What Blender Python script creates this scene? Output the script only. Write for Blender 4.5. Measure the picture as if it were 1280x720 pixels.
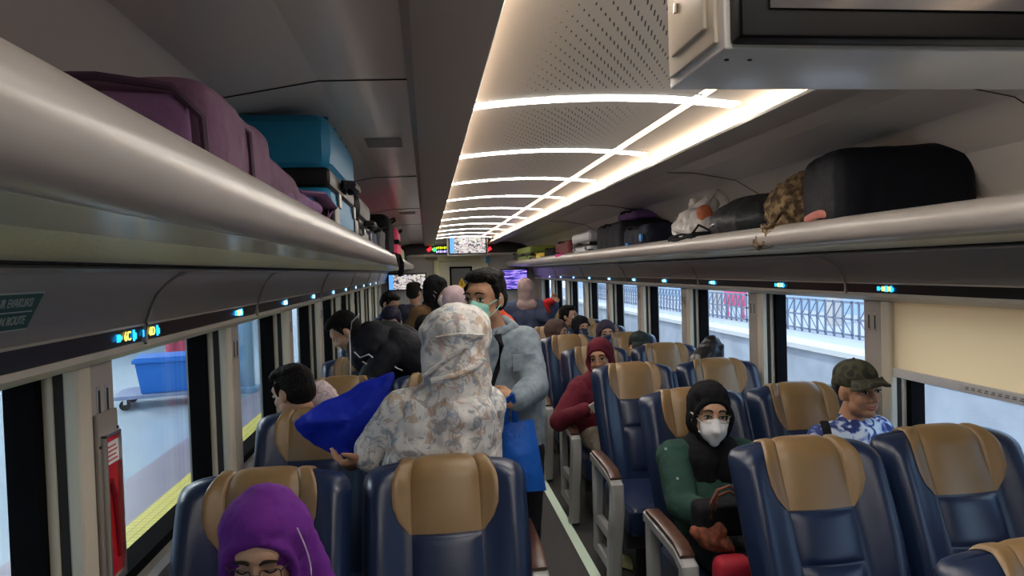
import bpy, bmesh, math, random
import numpy as np
from mathutils import Vector, Matrix
random.seed(7)
for o in list(bpy.data.objects): bpy.data.objects.remove(o)
SC = bpy.context.scene; COL = SC.collection; PI = math.pi
# ------------------------------------------------------------ camera
CAMH = 1.68; FPX = 876.0; YAW, PITCH, ROLL = .12046, -.02639, .03116
_f = np.array([math.sin(YAW)*math.cos(PITCH), math.cos(YAW)*math.cos(PITCH), math.sin(PITCH)])
_r = np.array([math.cos(YAW), -math.sin(YAW), 0.]); _u = np.cross(_r, _f)
_R = math.cos(ROLL)*_r - math.sin(ROLL)*_u; _U = math.sin(ROLL)*_r + math.cos(ROLL)*_u
cd = bpy.data.cameras.new('camera'); cam = bpy.data.objects.new('camera', cd); COL.objects.link(cam)
cd.sensor_width = 36; cd.lens = 36*FPX/1280; cd.clip_start = .02; cd.clip_end = 200
M = Matrix(((_R[0], _U[0], -_f[0], 0), (_R[1], _U[1], -_f[1], 0), (_R[2], _U[2], -_f[2], CAMH), (0, 0, 0, 1)))
cam.matrix_world = M; SC.camera = cam
def ray(px, py): return _f + _R*(px-640)/FPX - _U*(py-360)/FPX
def at(px, py, Y):
    v = ray(px, py); p = v*Y/v[1]; return Vector((p[0], p[1], p[2]+CAMH))
# ------------------------------------------------------------ world, sun, exposure
SC.view_settings.view_transform = 'Standard'; SC.view_settings.look = 'None'
SC.view_settings.gamma = 1; SC.view_settings.use_curve_mapping = False
SC.view_settings.exposure = 1.6
W = bpy.data.worlds.new('sky'); SC.world = W; W.use_nodes = True
bg = W.node_tree.nodes['Background']; bg.inputs[0].default_value = (.62, .80, 1, 1); bg.inputs[1].default_value = 1.0
sd = bpy.data.lights.new('sun', 'SUN'); sd.energy = .8; sd.color = (1, .95, .87); sd.angle = .02
so = bpy.data.objects.new('sun', sd); COL.objects.link(so); so.rotation_euler = Vector((-.55, -.35, 1)).to_track_quat('Z', 'Y').to_euler()
# ------------------------------------------------------------ materials
def nt(name):
    m = bpy.data.materials.new(name); m.use_nodes = True; n = m.node_tree; return m, n, n.nodes['Principled BSDF']
def mat(name, col, rough=.5, metal=0, bump=0, bscale=60, var=0, vscale=8, spec=None, sheen=0, emit=None, es=1, coat=0, trans=0, alpha=1):
    m, n, b = nt(name); spec = (.12 if max(col) < .05 and rough > .5 else .3 if rough > .45 else .5) if spec is None else spec
    b.inputs['Base Color'].default_value = (*col, 1); b.inputs['Roughness'].default_value = rough
    b.inputs['Metallic'].default_value = metal; b.inputs['Specular IOR Level'].default_value = spec
    b.inputs['Sheen Weight'].default_value = sheen; b.inputs['Coat Weight'].default_value = coat
    b.inputs['Transmission Weight'].default_value = trans; b.inputs['Alpha'].default_value = alpha
    if emit: b.inputs['Emission Color'].default_value = (*emit, 1); b.inputs['Emission Strength'].default_value = es
    tc = n.nodes.new('ShaderNodeTexCoord')
    if bump:
        t = n.nodes.new('ShaderNodeTexNoise'); t.inputs['Scale'].default_value = bscale; t.inputs['Detail'].default_value = 4
        bp = n.nodes.new('ShaderNodeBump'); bp.inputs['Strength'].default_value = bump; bp.inputs['Distance'].default_value = .02
        n.links.new(tc.outputs['Object'], t.inputs['Vector']); n.links.new(t.outputs['Fac'], bp.inputs['Height']); n.links.new(bp.outputs[0], b.inputs['Normal'])
    if var:
        t = n.nodes.new('ShaderNodeTexNoise'); t.inputs['Scale'].default_value = vscale; t.inputs['Detail'].default_value = 5
        r = n.nodes.new('ShaderNodeValToRGB'); r.color_ramp.elements[0].position = .3; r.color_ramp.elements[1].position = .7
        r.color_ramp.elements[0].color = (*[c*(1-var) for c in col], 1); r.color_ramp.elements[1].color = (*[min(1, c*(1+var)) for c in col], 1)
        n.links.new(tc.outputs['Object'], t.inputs['Vector']); n.links.new(t.outputs['Fac'], r.inputs[0]); n.links.new(r.outputs[0], b.inputs['Base Color'])
    return m
def ramp_mat(name, stops, scale=20, rough=.8, kind='noise', bump=.3, detail=4, dist=0, coords='Object'):
    m, n, b = nt(name); b.inputs['Roughness'].default_value = rough
    tc = n.nodes.new('ShaderNodeTexCoord')
    if kind == 'voronoi':
        t = n.nodes.new('ShaderNodeTexVoronoi'); t.inputs['Scale'].default_value = scale
        out = t.outputs['Distance']
        nz = n.nodes.new('ShaderNodeTexNoise'); nz.inputs['Scale'].default_value = scale*1.3
        mx = n.nodes.new('ShaderNodeMix'); mx.data_type = 'VECTOR'; mx.inputs[0].default_value = .12
        n.links.new(tc.outputs[coords], nz.inputs['Vector']); n.links.new(tc.outputs[coords], mx.inputs[4]); n.links.new(nz.outputs['Color'], mx.inputs[5]); n.links.new(mx.outputs[1], t.inputs['Vector'])
    else:
        t = n.nodes.new('ShaderNodeTexNoise'); t.inputs['Scale'].default_value = scale; t.inputs['Detail'].default_value = detail; t.inputs['Distortion'].default_value = dist
        out = t.outputs['Fac']; n.links.new(tc.outputs[coords], t.inputs['Vector'])
    r = n.nodes.new('ShaderNodeValToRGB'); cr = r.color_ramp
    while len(cr.elements) < len(stops): cr.elements.new(.5)
    for e, (p, c) in zip(cr.elements, stops): e.position = p; e.color = (*c, 1)
    n.links.new(out, r.inputs[0]); n.links.new(r.outputs[0], b.inputs['Base Color'])
    if bump:
        bp = n.nodes.new('ShaderNodeBump'); bp.inputs['Strength'].default_value = bump; bp.inputs['Distance'].default_value = .01
        t2 = n.nodes.new('ShaderNodeTexNoise'); t2.inputs['Scale'].default_value = 14; t2.inputs['Detail'].default_value = 5
        n.links.new(tc.outputs['Object'], t2.inputs['Vector']); n.links.new(t2.outputs['Fac'], bp.inputs['Height']); n.links.new(bp.outputs[0], b.inputs['Normal'])
    return m
def emis(name, col, s):
    m, n, b = nt(name); b.inputs['Base Color'].default_value = (*[c*.3 for c in col], 1)
    b.inputs['Emission Color'].default_value = (*col, 1); b.inputs['Emission Strength'].default_value = s; return m
def glass_mat(name, tint=(.93, .96, .97), refl=1.0):
    m, n, b = nt(name); n.nodes.remove(b); o = n.nodes['Material Output']
    t = n.nodes.new('ShaderNodeBsdfTransparent'); t.inputs[0].default_value = (*tint, 1)
    g = n.nodes.new('ShaderNodeBsdfGlossy'); g.inputs['Roughness'].default_value = .02
    lw = n.nodes.new('ShaderNodeLayerWeight'); lw.inputs[0].default_value = .5
    pw = n.nodes.new('ShaderNodeMath'); pw.operation = 'POWER'; pw.inputs[1].default_value = 5; n.links.new(lw.outputs['Facing'], pw.inputs[0])
    fr = n.nodes.new('ShaderNodeMath'); fr.operation = 'MULTIPLY_ADD'; fr.inputs[1].default_value = .55; fr.inputs[2].default_value = .02; n.links.new(pw.outputs[0], fr.inputs[0])
    mx = n.nodes.new('ShaderNodeMixShader'); n.links.new(fr.outputs[0], mx.inputs[0]); n.links.new(t.outputs[0], mx.inputs[1]); n.links.new(g.outputs[0], mx.inputs[2]); n.links.new(mx.outputs[0], o.inputs[0]); return m

def floral_mat(name):
    m, n, b = nt(name); b.inputs['Roughness'].default_value = .85
    N = n.nodes.new; L = n.links.new
    tc = N('ShaderNodeTexCoord')
    base = (.62, .60, .57, 1); prev = None
    for sc_, lo, hi, col, off in ((13, .53, .58, (.16, .17, .19, 1), 0), (11, .56, .60, (.36, .19, .13, 1), 5), (15, .57, .61, (.12, .18, .26, 1), 9), (9, .60, .63, (.40, .25, .13, 1), 14)):
        mp = N('ShaderNodeMapping'); mp.inputs['Location'].default_value = (off, off*.7, off*.3); L(tc.outputs['Object'], mp.inputs[0])
        t = N('ShaderNodeTexNoise'); t.inputs['Scale'].default_value = sc_; t.inputs['Detail'].default_value = 6; t.inputs['Roughness'].default_value = .62; t.inputs['Distortion'].default_value = 1.6; L(mp.outputs[0], t.inputs['Vector'])
        mr = N('ShaderNodeMapRange'); mr.inputs[1].default_value = lo; mr.inputs[2].default_value = hi; L(t.outputs['Fac'], mr.inputs[0])
        mu = N('ShaderNodeMath'); mu.operation = 'MULTIPLY'; mu.inputs[1].default_value = .62; L(mr.outputs[0], mu.inputs[0])
        mx = N('ShaderNodeMix'); mx.data_type = 'RGBA'; L(mu.outputs[0], mx.inputs[0]); mx.inputs[7].default_value = col
        if prev is None: mx.inputs[6].default_value = base
        else: L(prev, mx.inputs[6])
        prev = mx.outputs[2]
    L(prev, b.inputs['Base Color'])
    t2 = N('ShaderNodeTexNoise'); t2.inputs['Scale'].default_value = 9; t2.inputs['Distortion'].default_value = .5; L(tc.outputs['Object'], t2.inputs['Vector'])
    bp = N('ShaderNodeBump'); bp.inputs['Strength'].default_value = .5; bp.inputs['Distance'].default_value = .03; L(t2.outputs['Fac'], bp.inputs['Height']); L(bp.outputs[0], b.inputs['Normal'])
    return m
def perforated_mat():
    """cream ceiling sheet punched with diagonal slits that shrink away from the middle"""
    m, n, b = nt('perforated ceiling sheet'); b.inputs['Roughness'].default_value = .38
    N = n.nodes.new; L = n.links.new
    tc = N('ShaderNodeTexCoord'); sp = N('ShaderNodeSeparateXYZ'); L(tc.outputs['Object'], sp.inputs[0])
    def mth(op, a, c=None, d=None):
        k = N('ShaderNodeMath'); k.operation = op
        for i, v in enumerate((a, c, d)):
            if v is None: continue
            if isinstance(v, (int, float)): k.inputs[i].default_value = v
            else: L(v, k.inputs[i])
        return k.outputs[0]
    x, y = sp.outputs[0], sp.outputs[1]
    P = .0185
    P2 = P*3.6
    fx = mth('SUBTRACT', mth('FRACT', mth('ADD', mth('DIVIDE', x, P), 100.5)), .5)
    row = mth('FLOOR', mth('ADD', mth('DIVIDE', x, P), 100.5))
    fy = mth('SUBTRACT', mth('FRACT', mth('ADD', mth('ADD', mth('DIVIDE', y, P2), mth('MULTIPLY', row, .5)), 100.5)), .5)
    p = mth('ADD', fx, fy); q = mth('SUBTRACT', fx, fy)
    fade = mth('SUBTRACT', .62, mth('MULTIPLY', mth('ABSOLUTE', mth('ADD', x, .08)), 2.2))
    fade = mth('MINIMUM', fade, mth('MULTIPLY', mth('SUBTRACT', .40, mth('ABSOLUTE', y)), 14))
    ins = mth('MULTIPLY', mth('LESS_THAN', mth('ABSOLUTE', p), fade), mth('LESS_THAN', mth('ABSOLUTE', q), mth('MINIMUM', .10, mth('MULTIPLY', fade, .6))))
    mx = N('ShaderNodeMix'); mx.data_type = 'RGBA'; L(ins, mx.inputs[0]); mx.inputs[6].default_value = (.80, .76, .71, 1); mx.inputs[7].default_value = (.02, .02, .02, 1)
    L(mx.outputs[2], b.inputs['Base Color']); return m
def tv_mat(name, seed, cols, s=1.2, scale=(9, 14)):
    m, n, b = nt(name); N = n.nodes.new; L = n.links.new
    tc = N('ShaderNodeTexCoord'); mp = N('ShaderNodeMapping'); mp.inputs['Scale'].default_value = (scale[0], 1, scale[1]); mp.inputs['Location'].default_value = (seed, 0, seed*.3)
    v = N('ShaderNodeTexNoise'); v.inputs['Scale'].default_value = 1.6; v.inputs['Detail'].default_value = 1.5; v.inputs['Distortion'].default_value = .8
    r = N('ShaderNodeValToRGB'); cr = r.color_ramp; cr.interpolation = 'CONSTANT'
    while len(cr.elements) < len(cols): cr.elements.new(.5)
    for e, (p, c) in zip(cr.elements, cols): e.position = p; e.color = (*c, 1)
    L(tc.outputs['Object'], mp.inputs[0]); L(mp.outputs[0], v.inputs['Vector']); L(v.outputs['Fac'], r.inputs[0])
    L(r.outputs[0], b.inputs['Emission Color']); b.inputs['Emission Strength'].default_value = s; b.inputs['Base Color'].default_value = (0, 0, 0, 1); b.inputs['Roughness'].default_value = .2
    return m
def tile_mat(name, c1, c2, scale):
    m, n, b = nt(name); b.inputs['Roughness'].default_value = .5
    tc = n.nodes.new('ShaderNodeTexCoord'); br = n.nodes.new('ShaderNodeTexBrick'); br.offset = 0
    br.inputs['Color1'].default_value = (*c1, 1); br.inputs['Color2'].default_value = (*c1, 1); br.inputs['Mortar'].default_value = (*c2, 1); br.inputs['Scale'].default_value = scale; br.inputs['Mortar Size'].default_value = .03; br.inputs['Brick Width'].default_value = .5; br.inputs['Row Height'].default_value = .5
    n.links.new(tc.outputs['Object'], br.inputs['Vector']); n.links.new(br.outputs[0], b.inputs['Base Color']); return m

PANEL = mat('warm grey laminate', (.36, .33, .295), .38, var=.02, vscale=2)
PANELD = mat('grey upper wall panel', (.30, .28, .26), .35)
CREAM = mat('cream plastic', (.55, .50, .40), .42)
CREAMW = mat('pale cream plastic', (.62, .58, .50), .4)
CEILG = mat('glossy grey ceiling sheet', (.84, .79, .74), .2)
CEILD = mat('dark grey ceiling beam', (.40, .37, .34), .45)
LIPM = mat('satin beige rack nose', (.42, .38, .35), .3)
FROST = mat('textured frosted rack glass', (.90, .87, .66), .3, bump=.5, bscale=90, metal=.15)
SMOOTHG = mat('smooth rack glass', (.90, .87, .68), .2, metal=.15)
BLACKS = mat('black indicator strip', (.012, .012, .014), .3)
GASK = mat('black rubber gasket', (.006, .006, .007), .9, spec=.05)
DARKGR = mat('dark groove', (.035, .032, .03), .6)
TRIMM = mat('light aluminium trim', (.55, .52, .47), .3, metal=.3)
CARPET = mat('grey fleck carpet', (.075, .072, .073), .95, bump=.5, bscale=300, var=.45, vscale=260)
NAVY = mat('navy leatherette', (.008, .018, .054), .33, bump=.05, bscale=300)
NAVYD = mat('dark navy leatherette shell', (.010, .018, .048), .42, bump=.06, bscale=300)
TAN = mat('tan leatherette', (.215, .130, .055), .38, bump=.05, bscale=260)
SEATGR = mat('light grey seat plastic', (.36, .36, .36), .4)
WOOD = ramp_mat('brown wood armrest', [(.3, (.05, .022, .015)), (.7, (.10, .045, .03))], 30, .3, bump=0)
METAL = mat('brushed metal', (.5, .5, .5), .3, metal=.9)
BLKPL = mat('black plastic', (.010, .010, .011), .42, spec=.25)
BLKFAB = mat('black fabric', (.012, .012, .014), .85, bump=.3, bscale=80)
PERF = perforated_mat()
GLASS = glass_mat('window glass')
WHITELED = emis('white cross light', (1, .95, .88), 11.0)
WARMLED = emis('warm cove light', (1, .76, .54), 4.2)
WARMREFL = emis('warm trough diffuser', (1, .76, .50), 2.0)  # emission standing in for a warm reflection on the glossy ceiling
WHITEP = mat('white plastic', (.75, .75, .73), .4)
SKIN1 = mat('tan skin', (.40, .215, .13), .5, var=.06, vscale=12)
SKIN2 = mat('light brown skin', (.48, .28, .18), .5, var=.06, vscale=12)
SKIN3 = mat('brown skin', (.30, .155, .09), .5, var=.06, vscale=12)
HAIR = mat('black hair', (.007, .006, .006), .6, bump=.9, bscale=140, spec=.12)
EYEW = mat('eye white', (.6, .57, .54), .3); IRIS = mat('dark iris', (.015, .01, .008), .15)
LIPS = mat('lips', (.30, .11, .09), .45); BROW = mat('eyebrow', (.02, .015, .012), .8)
MASKW = mat('white mask', (.72, .72, .74), .8, bump=.1, bscale=40)
MASKG = mat('green surgical mask', (.28, .58, .50), .8); MASKD = mat('dark mask', (.02, .025, .045), .8)

# ------------------------------------------------------------ mesh helpers
def link(o, parent=None):
    COL.objects.link(o)
    if parent is not None: o.parent = parent
    return o
def mk(name, verts, faces, m, parent=None, smooth=True, loc=None):
    me = bpy.data.meshes.new(name); me.from_pydata([tuple(v) for v in verts], [], faces); me.update()
    bm = bmesh.new(); bm.from_mesh(me); bmesh.ops.recalc_face_normals(bm, faces=bm.faces); bm.to_mesh(me); bm.free()
    if smooth: me.polygons.foreach_set('use_smooth', [True]*len(me.polygons))
    me.materials.append(m); o = bpy.data.objects.new(name, me); link(o, parent)
    if smooth == 'auto':
        try: me.set_sharp_from_angle(angle=math.radians(35))
        except Exception: pass
    if loc is not None: o.location = loc
    return o
class MB:
    def __init__(s): s.v = []; s.f = []
    def add(s, v, f):
        k = len(s.v); s.v += [Vector(p) for p in v]; s.f += [tuple(i+k for i in q) for q in f]; return s
    def box(s, lo, hi, bev=0, mtx=None):
        bm = bmesh.new(); bmesh.ops.create_cube(bm, size=1)
        c = [(a+b)/2 for a, b in zip(lo, hi)]; d = [abs(b-a) for a, b in zip(lo, hi)]
        for v in bm.verts: v.co = Vector((v.co.x*d[0], v.co.y*d[1], v.co.z*d[2]))
        if bev: bmesh.ops.bevel(bm, geom=list(bm.edges), offset=min(bev, min(d)*.49), segments=3, profile=.6, affect='EDGES')
        bm.verts.index_update()
        vs = [v.co+Vector(c) for v in bm.verts]
        if mtx is not None: vs = [mtx @ v for v in vs]
        s.add(vs, [[v.index for v in f.verts] for f in bm.faces]); bm.free(); return s
    def tube(s, pts, r, n=8, flat=1.0, closed=False):
        pts = [Vector(p) for p in pts]; N = len(pts); rings = []; up = Vector((0, 0, 1))
        rr = r if isinstance(r, (list, tuple)) else [r]*N
        for i, p in enumerate(pts):
            if closed: t = (pts[(i+1) % N]-pts[i-1]).normalized()
            else: t = (pts[min(i+1, N-1)]-pts[max(i-1, 0)]).normalized()
            a = t.cross(up)
            if a.length < .1: a = t.cross(Vector((1, 0, 0)))
            a.normalize(); b = a.cross(t)
            rings.append([p+rr[i]*(math.cos(2*PI*k/n)*a+flat*math.sin(2*PI*k/n)*b) for k in range(n)])
        v = [q for g in rings for q in g]; f = []
        for i in range(N if closed else N-1):
            for k in range(n): f.append((i*n+k, i*n+(k+1) % n, ((i+1) % N)*n+(k+1) % n, ((i+1) % N)*n+k))
        if not closed: f += [tuple(range(n)), tuple(range((N-1)*n, N*n))]
        return s.add(v, f)
    def cyl(s, p, q, r, n=16): return s.tube([p, q], r, n)
    def build(s, name, m, parent=None, smooth='auto'): return mk(name, s.v, s.f, m, parent, smooth)
def box(name, lo, hi, m, parent=None, bev=0): return MB().box(lo, hi, bev).build(name, m, parent)
def loft(name, rings, m, parent=None, closed=True, cap=True, smooth='auto'):
    n = len(rings[0]); v = [p for g in rings for p in g]; f = []
    for i in range(len(rings)-1):
        for k in range(n if closed else n-1): f.append((i*n+k, i*n+(k+1) % n, (i+1)*n+(k+1) % n, (i+1)*n+k))
    if cap and closed: f += [tuple(range(n)), tuple(range((len(rings)-1)*n, len(rings)*n))]
    return mk(name, v, f, m, parent, smooth)
def tag(o, label=None, cat=None, group=None, kind=None):
    if label: o['label'] = label
    if cat: o['category'] = cat
    if group: o['group'] = group
    if kind: o['kind'] = kind
    return o
def empty(name, loc=(0, 0, 0), rz=0, label=None, cat=None, group=None):
    o = bpy.data.objects.new(name, None); o.empty_display_size = .1; COL.objects.link(o); o.location = loc; o.rotation_euler = (0, 0, rz)
    return tag(o, label, cat, group)
def kids(o): return [c for c in bpy.data.objects if c.parent == o]
def copy_tree(o, parent=None, tree=None):
    c = o.copy(); COL.objects.link(c)
    if parent is not None: c.parent = parent
    for ch in (kids(o) if tree is None else tree.get(o.name, [])): copy_tree(ch, c, tree)
    return c
def S(o): return tag(o, kind='structure')
# blobs: unions of tapered capsules and ellipsoids, voxel-joined to one smooth skin
def _sphere(n=14, m=8):
    v = []; hemi = []
    for i in range(m*2+2):
        k = i if i <= m else i-1
        th = -PI/2+PI*k/(2*m); 
        for j in range(n): v.append((math.cos(th)*math.cos(2*PI*j/n), math.cos(th)*math.sin(2*PI*j/n), math.sin(th))); hemi.append(i > m)
    f = []
    R_ = m*2+2
    for i in range(R_-1):
        for j in range(n): f.append((i*n+j, i*n+(j+1) % n, (i+1)*n+(j+1) % n, (i+1)*n+j))
    f += [tuple(range(n))[::-1], tuple(range((R_-1)*n, R_*n))]
    return np.array(v), np.array(hemi), f
SPV, SPH, SPF = _sphere()
def cap_(p1, r1, p2, r2):
    p1 = np.array(p1, float); p2 = np.array(p2, float); d = Vector(p2-p1)
    if d.length < 1e-5: d = Vector((0, 0, 1e-3))
    Rm = np.array(d.normalized().to_track_quat('Z', 'Y').to_matrix())
    v = SPV*1.0; v = np.where(SPH[:, None], v*r2, v*r1) @ Rm.T
    return v + np.where(SPH[:, None], p2, p1)
def ell_(c, r, rot=None):
    v = SPV*np.array(r)
    if rot is not None: v = v @ np.array(rot).T
    return v+np.array(c, float)
def blob(name, prims, m, parent=None, voxel=.008, smooth=4, disp=0, dscale=.1, smoothf=.6):
    """prims: ('c',p1,r1,p2,r2) | ('e',centre,radii[,3x3]) | ('m',verts,faces)"""
    V = []; F = []
    for p in prims:
        if p[0] == 'c': v, f = cap_(*p[1:]), SPF
        elif p[0] == 'e': v, f = ell_(*p[1:]), SPF
        else: v, f = np.array([tuple(q) for q in p[1]], float), p[2]
        k = len(V); V += [tuple(q) for q in v]; F += [tuple(i+k for i in q) for q in f]
    me = bpy.data.meshes.new('tmp'); me.from_pydata(V, [], F)
    bm = bmesh.new(); bm.from_mesh(me); bmesh.ops.remove_doubles(bm, verts=bm.verts, dist=1e-6) if False else None; bm.free()
    t = bpy.data.objects.new('tmp', me); COL.objects.link(t)
    a = t.modifiers.new('r', 'REMESH'); a.mode = 'VOXEL'; a.voxel_size = voxel; a.use_smooth_shade = True
    if smooth: b = t.modifiers.new('s', 'SMOOTH'); b.iterations = smooth; b.factor = smoothf
    if disp:
        tx = bpy.data.textures.new('n', 'CLOUDS'); tx.noise_scale = dscale; tx.noise_depth = 2
        d = t.modifiers.new('d', 'DISPLACE'); d.texture = tx; d.strength = disp; d.mid_level = .5
    dg = bpy.context.evaluated_depsgraph_get(); me2 = bpy.data.meshes.new_from_object(t.evaluated_get(dg))
    bpy.data.objects.remove(t); bpy.data.meshes.remove(me)
    me2.name = name; me2.materials.clear(); me2.materials.append(m)
    me2.polygons.foreach_set('use_smooth', [True]*len(me2.polygons))
    o = bpy.data.objects.new(name, me2); return link(o, parent)
def boxprim(lo, hi, bev=.02, mtx=None):
    b = MB().box(lo, hi, bev, mtx); return ('m', b.v, b.f)
def text(name, body, size, m, parent, mtx, extrude=.0008, align='CENTER', shear=0):
    c = bpy.data.curves.new('t', 'FONT'); c.body = body; c.size = size; c.extrude = extrude; c.align_x = align; c.align_y = 'CENTER'; c.shear = shear
    t = bpy.data.objects.new('t', c); COL.objects.link(t); dg = bpy.context.evaluated_depsgraph_get()
    me = bpy.data.meshes.new_from_object(t.evaluated_get(dg)); bpy.data.objects.remove(t)
    me.name = name; me.materials.clear(); me.materials.append(m); me.transform(mtx)
    return link(bpy.data.objects.new(name, me), parent)
# ============================================================ COACH SHELL
CX = .63; YF = -1.6; YE = 13.0
def X(sg, u): return CX+sg*u
def extr(name, prof, m, sg, y0=YF, y1=YE, thick=None, parent=None, ny=2):
    """prof: list of (u, z) cross-section points of a closed outline, run along the coach"""
    rings = [[Vector((X(sg, u), y0+(y1-y0)*i/(ny-1), z)) for u, z in prof] for i in range(ny)]
    return loft(name, rings, m, parent, True, True)
S(box('floor', (CX-1.62, YF, -.12), (CX+1.62, YE+.1, 0), CARPET))
for sg, sd_ in ((-1, 'left'), (1, 'right')):
    strip = box('trim_%d' % (1 if sg < 0 else 2), (X(sg, .225)-.028, YF, 0), (X(sg, .225)+.028, YE-.05, .004), mat('pale luminous floor strip', (.50, .60, .48), .5, emit=(.5, .62, .48), es=.06)); S(strip)
WZ0, WZ1, WP, WL, WS = .84, 1.48, 1.215, 1.0, -1.735+0  # window z range, period, length, first start
WSTARTS = [1.91+WP*k for k in range(-2, 9)]
UW, UG = 1.45, 1.56
for sg, sd_ in ((-1, 'left'), (1, 'right')):
    w = MB(); xa, xb = sorted((X(sg, UW), X(sg, 1.60)))
    w.box((xa, YF, -.1), (xb, YE, WZ0-.02)); w.box((xa, YF, WZ1+.01), (xb, YE, 2.34))
    prev = YF
    for s in WSTARTS+[None]:
        e = YE if s is None else s-.012
        if e > prev: w.box((xa, prev, WZ0-.05), (xb, e, WZ1+.05))
        prev = None if s is None else s+WL+.03
    wall = w.build('wall_'+sd_, PANEL); S(wall)
    # ledge below the windows
    S(extr('trim_%d' % (3 if sg < 0 else 4), [(1.452, .84), (1.425, .835), (1.41, .80), (1.41, .74), (1.452, .72)], PANELD, sg))
    S(extr('trim_%d' % (5 if sg < 0 else 6), [(1.452, .10), (1.36, .10), (1.33, .13), (1.33, .20), (1.452, .24)], PANELD, sg))
front = box('wall_front', (CX-1.62, YF-.1, -.1), (CX+1.62, YF, 2.4), PANEL); S(front)
# window units
wn = 0
for sg in (-1, 1):
    for s in WSTARTS:
        if s+WL < .3 and sg < 0 or s+WL < .9 and sg > 0: continue
        wn += 1
        wo = S(empty('window_%d' % wn, (X(sg, UG), s, WZ0)))
        o = wo.location
        def L_(u, y, z): return (X(sg, u)-o.x, y-o.y, z-o.z)
        def bx(mb, u0, y0, z0, u1, y1, z1, bev=0):
            a, b = L_(u0, y0, z0), L_(u1, y1, z1); mb.box([min(p, q) for p, q in zip(a, b)], [max(p, q) for p, q in zip(a, b)], bev)
        g = MB()   # gasket frame
        bx(g, UG+.02, s-.012, WZ0-.03, UG-.045, s+.012, WZ1+.02); bx(g, UG+.02, s+WL-.01, WZ0-.03, UG-.045, s+WL+.03, WZ1+.02)
        bx(g, UG+.02, s-.012, WZ0-.04, UG-.06, s+WL+.03, WZ0+.012); bx(g, UG+.02, s-.012, WZ1-.005, UG-.045, s+WL+.03, WZ1+.02)
        g.build('gasket', GASK, wo)
        p = MB(); bx(p, UG+.004, s, WZ0, UG-.004, s+WL, WZ1); p.build('pane', GLASS, wo)
# pillar covers between windows: rounded cream guide, flat panel, slots
def pillar(sg, y0):
    r = empty('pillar_cover', (X(sg, UW), y0, WZ0))
    def L_(u, y, z): return Vector((X(sg, u)-X(sg, UW), y-y0, z-WZ0))
    def bx(mb, u0, a0, z0, u1, a1, z1, bev=0):
        a, b = L_(u0, a0, z0), L_(u1, a1, z1); mb.box([min(p, q) for p, q in zip(a, b)], [max(p, q) for p, q in zip(a, b)], bev)
    zb, zt = WZ0-.06, WZ1+.01
    j = MB(); bx(j, 1.514, y0+.020, zb, 1.492, y0+.052, zt, .003); j.build('jamb_strip', CREAM, r)
    q = MB(); bx(q, 1.494, y0+.027, zb, 1.468, y0+.06, zt); q.build('blind_groove', DARKGR, r)
    c = MB(); bx(c, 1.470, y0+.018, zb, UW-.016, y0+.088, zt, .014); c.build('guide_column', CREAM, r)
    f = MB(); bx(f, UW, y0+.091, zb, UW-.010, y0+WP-WL-.002, zt, .003); f.build('cover_panel', PANEL, r)
    for k in (0, 1):
        sl = MB(); bx(sl, UW-.009, y0+.118+k*.045, 1.34, UW-.013, y0+.134+k*.045, 1.425, .002); so_ = sl.build('vent_slot', METAL, r)
        s2 = MB(); bx(s2, UW-.012, y0+.122+k*.045, 1.35, UW-.0145, y0+.130+k*.045, 1.415, .001); s2.build('slot_opening', DARKGR, so_)
    return r
i = 0
ORD = ['nearest', 'second', 'third', 'fourth', 'fifth', 'sixth', 'seventh', 'eighth', 'ninth', 'tenth', 'eleventh']
for sg in (-1, 1):
    for s in WSTARTS:
        y0 = s+WL
        if y0 < .55 or y0 > 12.5: continue
        if sg > 0 and y0 < 1.9: continue
        p = pillar(sg, y0)
        tag(p, 'cream and grey window pillar cover with two vent slots, %s on the %s side' % (ORD[int(round((y0-1.6)/WP))], 'platform' if sg < 0 else 'track'), 'pillar', 'window pillars of the %s side' % ('platform' if sg < 0 else 'track'))
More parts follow.
